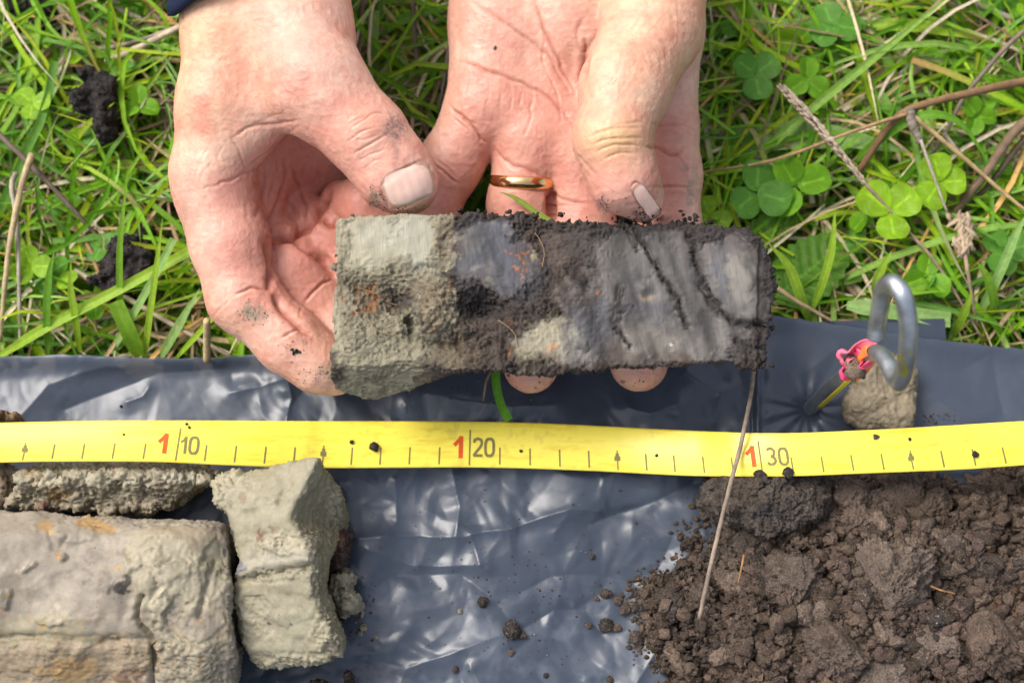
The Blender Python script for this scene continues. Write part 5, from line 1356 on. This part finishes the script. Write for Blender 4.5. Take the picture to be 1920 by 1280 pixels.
# crumbs that stick up from the edges of the core
mb = MB()
er = np.random.default_rng(8)
per = np.r_[CP, CP[:1]]; sl = np.r_[0, np.cumsum(np.hypot(*np.diff(per, axis=0).T))]
for k in range(260):
    s = er.uniform(0, sl[-1]); x = np.interp(s, sl, per[:, 0]) + er.normal(0, 4); y = np.interp(s, sl, per[:, 1]) + er.normal(0, 4)
    if (x < 860 or (y > 600 and x < 1380)) and er.random() < .85: continue
    if x > 1380 and er.random() < .6: continue
    r = er.uniform(1.2, 5.0) * .000165 * (1.6 if er.random() < .1 else 1)
    zt = float(core_top(np.array([x]), np.array([y]))[0]) - er.uniform(0, .004)
    vv_ = v2 * (1 + er.uniform(-.5, .5, (len(v2), 1))) * er.uniform(.5, 1.3, 3) * r + P(x, y, zt)
    mb.add(vv_, f2, (np.array([.06, .045, .036]) if x > 860 else np.array([.26, .23, .16])) * er.uniform(.5, 1.5))
for cx, cy, n, sp_ in [(905, 404, 16, 7), (920, 408, 8, 5), (982, 405, 14, 6), (1010, 412, 8, 8), (1170, 416, 10, 8), (1280, 414, 20, 20), (1420, 684, 14, 9), (955, 690, 18, 8), (1200, 418, 8, 12)]:
    for k in range(n):
        x, y = er.normal(cx, sp_), er.normal(cy, sp_ * .6); r = er.uniform(2, 5) * .000165
        mb.add(v2 * (1 + er.uniform(-.5, .5, (len(v2), 1))) * er.uniform(.5, 1.3, 3) * r + P(x, y, ZC - er.uniform(0, .003)), f2, np.array([.05, .04, .035]) * er.uniform(.6, 1.6))
V, Q, C = mb.get()
tag(add_under('crumbs', V, Q, M_soil, core, col=C), None, kind='stuff')

for rp in [[(672, 540), (700, 548), (726, 566), (744, 572)], [(790, 560), (806, 548), (830, 552)], [(935, 600), (962, 622), (970, 650)], [(1004, 436), (1020, 470), (1016, 500)], [(690, 600), (712, 622), (742, 628)], [(1120, 420), (1128, 400), (1146, 392)]]:
    rp = resample(np.array(rp, float), 24)
    zz_ = core_top(rp[:, 0], rp[:, 1]) + .0008
    V, Q = tube(P(rp[:, 0] + er.normal(0, .6, 24), rp[:, 1], zz_ + er.normal(0, .0001, 24)), .00013, 5)
    add_under('rootlet', V, Q, M_straw, core, col=np.array([.30, .20, .11]))

# ------------------------------------------------------------------ the person's two hands
def Pc(c): return P(c[0], c[1], c[2] * .01)
def chain_sdf(p, ch, k):
    d = None
    pts = [(Pc(c), c[3] * float(mpp(c[0], c[1], c[2] * .01))) for c in ch]
    for (a, ra), (b, rb_) in zip(pts[:-1], pts[1:]):
        a = a.astype(np.float32); b = b.astype(np.float32)
        e = b - a; w = p - a
        t = np.clip((w @ e) / (e @ e), 0, 1).astype(np.float32)
        q = w - t[:, None] * e
        dd = np.sqrt(np.einsum('ij,ij->i', q, q)) - (ra + (rb_ - ra) * t)
        d = dd if d is None else smin(d, dd, k)
    return d
def hand_mesh(palm, fingers, subs=(), h=.00078, palm_k=.010, zflat=1.0):
    allp = [c for ch in palm + [f[0] for f in fingers] for c in ch]
    X = np.array([Pc(c) for c in allp]); R = max(c[3] for c in allp) * .00018
    lo = X.min(0) - R - .004; hi = X.max(0) + R + .004
    lo[1] = X[:, 1].min() - R
    def f(p):
        d = None
        for ch in palm:
            dd = chain_sdf(p, ch, .006); d = dd if d is None else smin(d, dd, palm_k)
        for cx, cy, cz, r, kk in subs:      # hollows
            c = Pc((cx, cy, cz)).astype(np.float32)
            s = np.linalg.norm(p - c, axis=1) - r * .000165
            d = smax(d, -s, kk)
        out = d
        fl = None
        for ch, k in fingers:
            df = chain_sdf(p, ch, .0045)
            b = smin(d, df, k)
            out = b if fl is None else smin(out, b, .0009)
            fl = True
        return out
    V, Q = surface_net(f, lo, hi, h)
    V = smooth(V, Q, 3, .5)
    return subdiv(V, Q)

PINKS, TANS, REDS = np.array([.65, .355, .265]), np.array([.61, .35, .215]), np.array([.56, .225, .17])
def skin_finish(V, Q, creases, reds, spots, hollows=(), tan_fn=None, bumps=()):
    N = vnormals(V, Q); px, py = proj(V)
    fr = sstep(-.1, .35, (N * ((CAM - V) / np.linalg.norm(CAM - V, axis=1, keepdims=True))).sum(1))
    q = np.stack([px, py], 1); q2 = q + 2.5 * np.stack([vnoise(V * 330, 1), vnoise(V * 330, 2)], 1)
    C = np.repeat(PINKS[None], len(V), 0)
    if tan_fn is not None:
        a = tan_fn(px, py, V)[:, None]; C = C * (1 - a) + TANS * a
    C = C * (1 + .16 * fbm(V, 95, 5, .70, 3)[:, None] * np.array([.35, 1.2, 1.25]))
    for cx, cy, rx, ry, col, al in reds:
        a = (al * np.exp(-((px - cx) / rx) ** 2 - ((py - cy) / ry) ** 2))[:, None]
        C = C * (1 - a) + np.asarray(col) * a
    D = np.zeros(len(V))
    for cx, cy, rx, ry, amp in bumps: D += amp * .001 * np.exp(-((px - cx) / rx) ** 2 - ((py - cy) / ry) ** 2) * fr
    for cr in creases:
        pts, dep, wd = cr[:3]
        wd = max(1.5, wd * .62)
        if len(pts) > 2: pts = resample(np.asarray(pts, float), 4 * len(pts))
        d, ct_ = line_dist_t(q2, pts); dep = dep * np.clip(np.sin(np.pi * np.clip(ct_, .02, .98)) * 1.6, 0, 1)
        gz = np.exp(-(d / wd)) * .75 + .25 * np.exp(-(d / (2 * wd)) ** 2); bl = np.exp(-((d - 2.4 * wd) / (1.6 * wd)) ** 2)
        D += .001 * fr * (-dep * gz + .16 * dep * bl)
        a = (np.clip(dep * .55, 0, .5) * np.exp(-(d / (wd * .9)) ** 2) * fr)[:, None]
        C = C * (1 - a) + C * np.array([.60, .34, .26]) * a  # skin-fold redness, with the shade of the groove darkened into the colour
    fine = fbm(V, 420, 3, .6, 4, ridge=True)
    D += .00009 * fine
    V = V + N * D[:, None]
    for cx, cy, rx, ry, col, al, kind in spots:
        n = fbm(V, 900, 3, .65, 5)
        d = np.hypot((px - cx) / rx, (py - cy) / ry) + (.35 * n if kind else .18 * n)
        a = (al * (1 - sstep(.55, 1.1, d)) * fr)
        if kind: a = a * (.4 + .6 * sstep(-.35, .35, fbm(V, 1400, 2, .6, 7) + .25))
        a = a[:, None]
        C = C * (1 - a) + np.asarray(col) * a
    return V, np.clip(C, .01, .9)

person = empty('person', P(960, -200, .045))
tag(person, 'person reaching in from above with both bare hands holding the soil core', 'person')

# hand at the picture's left: thumb on top, fingers curled under the core
palmA = [[(440, -230, 5.0, 96), (445, 50, 4.8, 95), (424, 200, 4.4, 84), (391, 322, 3.8, 66)],
         [(560, -230, 5.0, 92), (550, 50, 5.0, 100), (520, 120, 4.6, 90)],
         [(545, 175, 5.2, 54), (520, 198, 5.0, 37), (470, 246, 4.5, 38), (412, 292, 4.0, 46)],
         [(500, 60, 4.0, 100), (480, 250, 2.0, 74), (470, 385, 1.8, 62)],
         [(530, 80, 3.2, 90), (535, 260, 1.4, 72), (540, 362, 0.5, 52)],
         [(570, 80, 3.2, 80), (600, 240, 1.4, 62), (603, 322, 0.5, 48)]]
fA = [([(545, 55, 5.0, 105), (596, 165, 5.6, 92), (688, 256, 5.4, 73), (738, 322, 5.1, 69), (764, 346, 5.0, 57)], .006),
      ([(394, 322, 3.8, 66), (405, 370, 3.5, 70), (431, 455, 3.2, 71), (456, 556, 2.8, 65), (545, 640, 2.5, 60), (598, 682, 2.3, 52), (632, 702, 2.1, 38)], .006),
      ([(500, 425, 1.3, 50), (548, 510, 1.6, 63), (578, 556, 1.3, 60), (650, 630, 1.3, 55), (730, 660, 1.2, 50)], .0016),
      ([(560, 395, .8, 46), (618, 448, 1.25, 48), (660, 510, 1.1, 50), (740, 590, 1.1, 46)], .0014),
      ([(640, 378, 1.4, 40), (690, 382, 2.0, 49), (765, 420, 1.6, 47), (820, 520, 1.1, 44)], .0014)]
V, Q = hand_mesh(palmA, fA, palm_k=.007)
crA = [([(430, 262), (470, 240), (520, 236), (560, 228)], .6, 4), ([(500, 300), (470, 320), (445, 330), (400, 352)], .55, 3.5), ([(435, 260), (450, 290), (460, 320)], .35, 3), ([(560, 238), (506, 282), (454, 323)], .5, 4),
       ([(535, 283), (531, 352), (494, 433)], .75, 5), ([(498, 311), (494, 364), (478, 413)], .7, 5), ([(547, 307), (567, 364), (575, 400), (566, 430)], .75, 5), ([(535, 364), (555, 409)], .5, 4), ([(520, 300), (515, 340), (500, 380)], .4, 4), ([(590, 290), (560, 300), (545, 310)], .3, 3), ([(470, 330), (490, 360), (500, 395)], .4, 4),
       ([(496, 451), (523, 441), (555, 441), (592, 405), (624, 352)], 3.2, 10), ([(497, 448), (508, 490), (505, 530), (496, 543)], 2.6, 9), ([(502, 461), (543, 445), (584, 470), (616, 498), (630, 524)], 3.0, 10), ([(600, 402), (620, 420), (640, 424)], 3.0, 10),
       ([(438, 552), (470, 541), (500, 543)], .9, 3.2), ([(508, 545), (530, 580), (556, 606), (585, 632)], 2.6, 9), ([(526, 634), (545, 622), (562, 616)], .8, 3), ([(571, 567), (600, 535), (626, 523)], .9, 3.5), ([(566, 574), (560, 590), (572, 600)], .3, 3),
       ([(652, 246), (680, 228), (708, 214), (728, 218)], .5, 2.6), ([(648, 270), (676, 250), (706, 240)], .4, 2.6), ([(660, 292), (700, 268), (728, 252)], .5, 2.6), ([(672, 304), (702, 288), (725, 280)], .3, 2.6), ([(650, 240), (668, 226), (690, 218)], .3, 2.6), ([(664, 262), (690, 262), (712, 254)], .25, 2.6), ([(684, 316), (706, 300), (720, 296)], .25, 2.4),
       ([(530, 165), (560, 190), (580, 215)], .3, 10), ([(420, 350), (380, 352)], .3, 3), ([(352, 110), (372, 118)], .3, 4), ([(400, 300), (385, 320), (372, 350)], .2, 3), ([(420, 270), (405, 300)], .2, 3), ([(540, 205), (500, 225), (450, 245)], .2, 5), ([(380, 300), (372, 320), (368, 340)], .15, 2.5), ([(372, 280), (362, 310)], .15, 2.5), ([(390, 275), (380, 300)], .15, 2.5), ([(395, 595), (420, 570), (430, 560)], .2, 3)]
crA += [([(712 + 2, 352), (722, 340), (745, 322), (775, 306), (795, 302)], .7, 2.6), ([(714, 352), (722, 375), (730, 390)], .6, 2.6), ([(797, 304), (810, 322), (816, 345)], .5, 2.6), ([(734, 392), (765, 384), (795, 368), (814, 348)], .7, 2.6)]
jr = np.random.default_rng(9)
for k in range(34):   # fine skin lines over the back of the hand
    x, y = jr.uniform(360, 640), jr.uniform(20, 300); a = jr.normal(.25, .35); L_ = jr.uniform(16, 50)
    crA.append(([(x, y), (x + L_ * math.cos(a), y + L_ * math.sin(a))], .06, 3.5))
for k in range(26):
    x, y = jr.uniform(480, 600), jr.uniform(270, 430); a = jr.normal(1.9, .5); L_ = jr.uniform(20, 60)
    crA.append(([(x, y), (x + L_ * math.cos(a), y + L_ * math.sin(a))], .22, 3))
HOLLOW_SHADE = (.46, .165, .12)  # redness plus painted shade for the palm hollow and finger gaps
redA = [(560, 330, 62, 70, HOLLOW_SHADE, .75), (535, 440, 50, 26, HOLLOW_SHADE, .5), (600, 430, 40, 60, HOLLOW_SHADE, .6), (515, 490, 14, 60, HOLLOW_SHADE, .6), (580, 560, 50, 40, HOLLOW_SHADE, .35), (640, 380, 60, 30, HOLLOW_SHADE, .45), (560, 380, 120, 110, REDS, .75), (570, 500, 90, 100, REDS, .75), (450, 480, 70, 80, (.62, .27, .20), .5), (690, 230, 46, 40, (.60, .25, .17), .5), (560, 100, 60, 44, (.64, .33, .26), .6), (740, 290, 50, 30, (.62, .26, .19), .45), (480, 570, 40, 40, (.62, .24, .17), .5),
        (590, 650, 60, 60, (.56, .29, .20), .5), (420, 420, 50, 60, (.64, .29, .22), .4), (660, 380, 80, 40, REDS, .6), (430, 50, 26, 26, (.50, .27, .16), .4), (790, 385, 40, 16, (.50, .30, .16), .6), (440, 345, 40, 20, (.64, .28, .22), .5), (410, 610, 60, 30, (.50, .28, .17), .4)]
spA = [(738, 240, 26, 22, (.20, .13, .12), .7, 1), (742, 276, 8, 40, (.22, .14, .13), .45, 1), (702, 372, 12, 22, (.20, .17, .12), .85, 1), (474, 588, 30, 20, (.27, .23, .16), .95, 1), (556, 660, 9, 5, (.02, .015, .012), 1, 0), (800, 388, 26, 7, (.40, .32, .18), .7, 1),
       (345, 420, 14, 60, (.40, .27, .20), .4, 1), (600, 690, 30, 10, (.45, .33, .2), .4, 1), (330, 300, 10, 40, (.45, .28, .2), .4, 1)]
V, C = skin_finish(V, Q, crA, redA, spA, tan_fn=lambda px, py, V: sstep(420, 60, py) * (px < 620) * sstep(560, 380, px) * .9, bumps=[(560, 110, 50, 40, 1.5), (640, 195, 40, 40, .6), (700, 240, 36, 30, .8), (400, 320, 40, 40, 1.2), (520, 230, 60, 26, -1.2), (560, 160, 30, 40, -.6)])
handA = add_under('hand', V, Q, M_skin, person, col=C)
handA['label'] = 'hand at the left with dirty thumbnail, thumb on the clay end, fingers curled below'
VA, QA = V, Q

# hand at the picture's right: palm up, ring on the ring finger
palmB = [[(935, -340, 3.4, 86), (928, 40, 2.9, 78), (912, 190, 2.6, 72)],
         [(1010, -340, 3.2, 90), (1000, 60, 2.5, 84), (992, 250, 2.2, 70)],
         [(1090, -340, 3.2, 90), (1080, 60, 2.4, 90), (1088, 290, 2.1, 70)],
         [(1200, -340, 3.2, 100), (1222, 50, 2.8, 90), (1238, 230, 2.4, 66)],
         [(1130, -340, 4.4, 100), (1120, -40, 4.0, 86), (1100, 60, 3.2, 66)]]
fB = [([(1235, -120, 4.4, 110), (1222, 55, 5.0, 92), (1172, 165, 6.1, 82), (1147, 262, 6.3, 68), (1170, 335, 5.9, 62), (1204, 374, 5.4, 43)], .003),
      ([(898, 212, 2.6, 64), (843, 310, 2.1, 57), (806, 395, 1.8, 50), (812, 480, 1.5, 46)], .005),
      ([(990, 270, 2.3, 66), (974, 385, 1.8, 57), (984, 560, 1.3, 54), (995, 686, 1.6, 51)], .005),
      ([(1085, 310, 2.1, 62), (1094, 430, 1.7, 57), (1158, 580, 1.3, 55), (1198, 680, 1.6, 54)], .005),
      ([(1243, 240, 2.4, 64), (1250, 330, 2.1, 62), (1252, 420, 1.8, 58), (1262, 560, 1.4, 54), (1262, 640, 1.4, 48)], .005)]
V, Q = hand_mesh(palmB, fB)
crB = [([(1034, 356), (1034, 390), (1037, 420)], 3.0, 9), ([(852, 110), (880, 122), (930, 140), (985, 158), (1030, 185), (1060, 215), (1085, 250)], .8, 4.5), ([(880, 0), (940, 40), (990, 75), (1030, 110), (1060, 160), (1082, 190)], .7, 5), ([(1000, -20), (1015, 40), (1036, 90), (1060, 140), (1085, 180)], .9, 5), ([(1100, 20), (1080, 70), (1095, 100), (1115, 70), (1130, 40)], .5, 5), ([(1098, 70), (1098, 110), (1090, 160)], 1.6, 8),
       ([(1020, 60), (1020, 120), (1045, 180), (1052, 240)], .35, 3), ([(838, 198), (870, 222), (905, 260), (918, 272)], 1.0, 4), ([(852, 222), (880, 245)], .3, 3), ([(858, 218), (900, 238)], .3, 3), ([(812, 305), (838, 328), (860, 345)], .8, 3.5), ([(816, 298), (860, 335)], .4, 3),
       ([(920, 272), (960, 310), (1000, 322), (1030, 350)], .6, 5), ([(1036, 362), (1070, 378), (1110, 384)], .6, 4), ([(1040, 384), (1090, 386)], .3, 3), ([(1206, 272), (1240, 282), (1268, 290), (1284, 275)], 1.0, 4), ([(1262, 285), (1275, 300), (1285, 310)], .5, 3), ([(1215, 230), (1250, 238), (1295, 228)], .4, 4), ([(1215, 350), (1260, 352), (1300, 350)], .5, 4), ([(1248, 180), (1290, 172)], .3, 4),
       ([(1098, 258), (1130, 246), (1170, 240), (1205, 240)], .45, 3), ([(1105, 272), (1140, 262), (1180, 258), (1208, 258)], .5, 3), ([(1115, 286), (1150, 274), (1180, 272), (1205, 276)], .5, 3), ([(1128, 300), (1160, 288), (1200, 290)], .4, 3), ([(1150, 236), (1190, 230), (1212, 232)], .35, 3), ([(1080, 285), (1100, 310), (1125, 330)], .35, 4), ([(960, 180), (956, 210)], .25, 3), ([(980, 170), (975, 205)], .25, 3), ([(1000, 180), (990, 240), (980, 265)], .3, 3), ([(940, 165), (934, 210)], .2, 3)]
crB += [([(1183, 352), (1190, 344), (1206, 345)], .6, 2.4), ([(1183, 352), (1196, 380), (1216, 405)], .6, 2.4), ([(1208, 348), (1228, 378), (1246, 410)], .4, 2.4)]
for k in range(44):
    x, y = jr.uniform(1120, 1290), jr.uniform(0, 190); a = jr.normal(2.2, .25); L_ = jr.uniform(25, 70)
    crB.append(([(x, y), (x + L_ * math.cos(a), y + L_ * math.sin(a))], .07, 3.5))
for k in range(30):
    x, y = jr.uniform(880, 1040), jr.uniform(140, 300); a = jr.normal(1.6, .3); L_ = jr.uniform(16, 50)
    crB.append(([(x, y), (x + L_ * math.cos(a), y + L_ * math.sin(a))], .10, 2.4))
for k in range(16):
    x, y = jr.uniform(1220, 1290), jr.uniform(190, 400); a = jr.normal(.1, .25); L_ = jr.uniform(20, 50)
    crB.append(([(x, y), (x + L_ * math.cos(a), y + L_ * math.sin(a))], .14, 2.4))
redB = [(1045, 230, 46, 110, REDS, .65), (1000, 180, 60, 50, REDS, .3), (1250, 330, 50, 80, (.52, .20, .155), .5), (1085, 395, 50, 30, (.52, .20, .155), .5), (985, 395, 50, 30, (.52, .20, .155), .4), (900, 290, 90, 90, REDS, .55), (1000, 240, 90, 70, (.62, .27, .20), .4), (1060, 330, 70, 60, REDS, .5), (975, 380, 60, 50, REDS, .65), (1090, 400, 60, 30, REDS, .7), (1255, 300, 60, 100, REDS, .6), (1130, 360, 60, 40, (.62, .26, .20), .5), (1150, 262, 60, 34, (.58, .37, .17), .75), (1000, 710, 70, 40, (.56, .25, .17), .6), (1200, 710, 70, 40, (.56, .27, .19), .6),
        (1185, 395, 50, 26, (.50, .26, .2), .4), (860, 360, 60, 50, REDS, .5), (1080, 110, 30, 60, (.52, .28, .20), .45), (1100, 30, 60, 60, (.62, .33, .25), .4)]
spB = [(929, 91, 4, 5, (.02, .015, .012), 1, 0), (1130, 385, 14, 18, (.16, .11, .10), .6, 1), (1192, 398, 10, 6, (.10, .07, .06), .6, 1), (1285, 315, 12, 6, (.2, .14, .12), .7, 1), (1294, 360, 8, 34, (.3, .2, .16), .7, 1), (1215, 410, 40, 10, (.14, .09, .08), .7, 1), (1004, 727, 4, 3, (.1, .07, .06), .8, 0), (1168, 715, 6, 4, (.15, .09, .08), .8, 0), (1302, 330, 6, 50, (.4, .3, .2), .5, 1)]
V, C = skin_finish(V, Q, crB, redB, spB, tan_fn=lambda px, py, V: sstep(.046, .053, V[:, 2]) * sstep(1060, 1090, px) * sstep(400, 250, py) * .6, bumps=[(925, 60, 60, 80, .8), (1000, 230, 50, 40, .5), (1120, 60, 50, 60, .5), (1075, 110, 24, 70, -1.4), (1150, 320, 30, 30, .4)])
handB = add_under('hand', V, Q, M_skin, person, col=C)
handB['label'] = 'open hand at the right wearing a gold ring, bent thumb on the dark end'
VB, QB = V, Q

# thumb nails laid on the finger surface
def nail(V, Q, hand, c, ax, w, l, name='thumbnail', dirt=None, squash=1.0, offs=.00035):
    bv = BVHTree.FromPolygons([tuple(v) for v in V], [tuple(int(i) for i in q) for q in Q])
    a = np.array(ax, float); a /= np.linalg.norm(a); b = np.array([-a[1], a[0]])
    nu_, nv_ = 19, 19
    pts = np.zeros((nu_, nv_, 3)); col = np.zeros((nu_, nv_, 3))
    for i in range(nu_):
        for j in range(nv_):
            u = -1 + 2 * i / (nu_ - 1); v = -1 + 2 * j / (nv_ - 1)
            # rounded rectangle map
            e = 3.4; m = max(abs(u), abs(v)) or 1; n_ = (abs(u) ** e + abs(v) ** e) ** (1 / e) or 1
            uu, v_ = u * m / n_, v * m / n_
            q = np.array(c) + b * uu * w * .5 + a * v_ * l * .5
            d = P(q[0], q[1], 0) - CAM; d /= np.linalg.norm(d)
            hit = bv.ray_cast(Vector(CAM), Vector(d))
            p = np.array(hit[0]) if hit[0] is not None else pts[i, j - 1]
            nn = np.array(hit[1]) if hit[0] is not None else np.array([0, 0, 1.0])
            edge = max(abs(u), abs(v))
            pts[i, j] = p + nn * (offs + .00035 * (1 - edge ** 4))
            cc = np.array([.86, .57, .46]) * (1 - .08 * uu + .05 * math.sin(uu * 17))
            if v_ < -.55: cc = cc * .6 + np.array([.66, .46, .38]) * .4
            if v_ > .78: cc = np.array([.60, .52, .38])
            if edge > .95: cc = np.array([.42, .28, .19])
            col[i, j] = cc
    # round the plate across its width
    sm_ = pts.copy()
    for _ in range(3): sm_[1:-1, 1:-1] = (sm_[:-2, 1:-1] + sm_[2:, 1:-1] + sm_[1:-1, :-2] + sm_[1:-1, 2:]) / 4
    Qn = grid_quads(nu_, nv_); Vn = sm_.reshape(-1, 3)
    if vnormals(Vn, Qn)[:, 2].mean() < 0: Qn = Qn[:, ::-1]
    return add_under(name, Vn, Qn, M_nail, hand, col=col.reshape(-1, 3))
nail(VA, QA, handA, (765, 346), (.30, .95), 92, 66)
nail(VB, QB, handB, (1213, 378), (.56, .83), 26, 72)

# grains of sand and soil sticking to the skin
def grains(V, Q, hand, spots_):
    bv = BVHTree.FromPolygons([tuple(v) for v in V], [tuple(int(i) for i in q) for q in Q]); mb = MB()
    for cx, cy, sx, sy, n, r0, r1, colr in spots_:
        for k in range(n):
            d = P(er.normal(cx, sx), er.normal(cy, sy), 0) - CAM; d /= np.linalg.norm(d)
            h_ = bv.ray_cast(Vector(CAM), Vector(d))
            if h_[0] is None or np.linalg.norm(np.array(h_[0]) - CAM) > .462: continue
            mb.add(v2 * (1 + er.uniform(-.4, .4, (len(v2), 1))) * er.uniform(r0, r1) * .00016 + np.array(h_[0]), f2, np.asarray(colr) * er.uniform(.7, 1.3))
    V_, Q_, C_ = mb.get()
    tag(add_under('grains', V_, Q_, M_soil, hand, col=C_), None, kind='stuff')
SAND, DIRT = (.50, .36, .20), (.06, .045, .036)
grains(VA, QA, handA, [(596, 700, 30, 9, 40, .8, 1.8, SAND), (800, 390, 14, 6, 40, .8, 1.6, (.6, .5, .36)), (548, 648, 12, 8, 14, .8, 1.6, SAND), (705, 378, 10, 14, 30, .8, 1.7, DIRT), (478, 590, 20, 14, 40, .8, 1.6, (.30, .26, .19)), (735, 395, 20, 3, 16, .8, 1.5, DIRT), (556, 660, 5, 3, 8, 1.5, 3.2, (.02, .016, .014))])
grains(VB, QB, handB, [(1215, 408, 24, 6, 34, 1.0, 2.6, DIRT), (1130, 385, 14, 14, 24, .7, 1.6, DIRT), (1294, 370, 6, 26, 20, .8, 1.6, DIRT), (1200, 398, 8, 8, 10, 1., 2.5, DIRT), (929, 91, 2, 2, 4, 1.5, 2.6, (.02, .016, .014)), (1005, 722, 30, 8, 8, .8, 1.8, DIRT), (1190, 715, 26, 8, 10, .8, 1.8, DIRT)])

# dark blue sleeve end at the left wrist
M_cloth = material('sleeve_cloth', rough=.9, spec=.2, attr=False, base=(.012, .018, .045), var=.3, var_scale=500, bumps=(('noise', 2200, .5, .0004),))
Vs = []
n_, m_ = 14, 48
for i in range(n_):
    t = i / (n_ - 1)
    for j in range(m_):
        th = 2 * math.pi * j / m_
        y = 20 - 250 * t; 
        x = 520 + math.cos(th) * (206 + 14 * t + 3 * math.sin(5 * th)); z = .050 + math.sin(th) * (.031 + .003 * t)
        y = y + 6 - 0.80 * (x - 318) + 3 * math.sin(th * 3)
        Vs.append(P(x, y, z))
i, j = np.meshgrid(np.arange(n_ - 1), np.arange(m_), indexing='ij'); i = i.ravel(); j = j.ravel(); k = (j + 1) % m_
slv = add_under('sleeve', np.array(Vs), np.stack([i * m_ + j, i * m_ + k, (i + 1) * m_ + k, (i + 1) * m_ + j], 1), M_cloth, person)
md = slv.modifiers.new('thickness', 'SOLIDIFY'); md.thickness = .002; md.offset = 1

# gold ring on the ring finger
M_gold = material('gold', rough=.16, metal=1.0, attr=False, base=(.83, .55, .26), bumps=(('noise', 500, .10, .0003),))
rc = P(981, 341, .0212); fd = Pc((974, 385, 1.8)) - Pc((986, 300, 2.2)); fd /= np.linalg.norm(fd)
fd = fd + np.array([.10, 0, -.10]); fd /= np.linalg.norm(fd)
a_ = np.cross(fd, [0, 0, 1.0]); a_ /= np.linalg.norm(a_); b_ = np.cross(a_, fd)
prof = [(-.0021, .0), (-.0018, .0006), (-.0009, .0010), (0, .0011), (.0009, .0010), (.0018, .0006), (.0021, 0)]
RR = 57.5 * float(mpp(981, 341, .0212))
Vr = []
for i in range(64):
    th = 2 * math.pi * i / 64
    for w_, r_ in prof: Vr.append(rc + (a_ * math.cos(th) + b_ * math.sin(th)) * (RR + r_) + fd * w_)
i, j = np.meshgrid(np.arange(64), np.arange(6), indexing='ij'); i = i.ravel(); j = j.ravel(); k = (i + 1) % 64
Qr = np.stack([i * 7 + j, k * 7 + j, k * 7 + j + 1, i * 7 + j + 1], 1)
tag(add('gold_ring', np.array(Vr), Qr, M_gold), 'polished gold band worn on the finger of the right hand', 'ring')
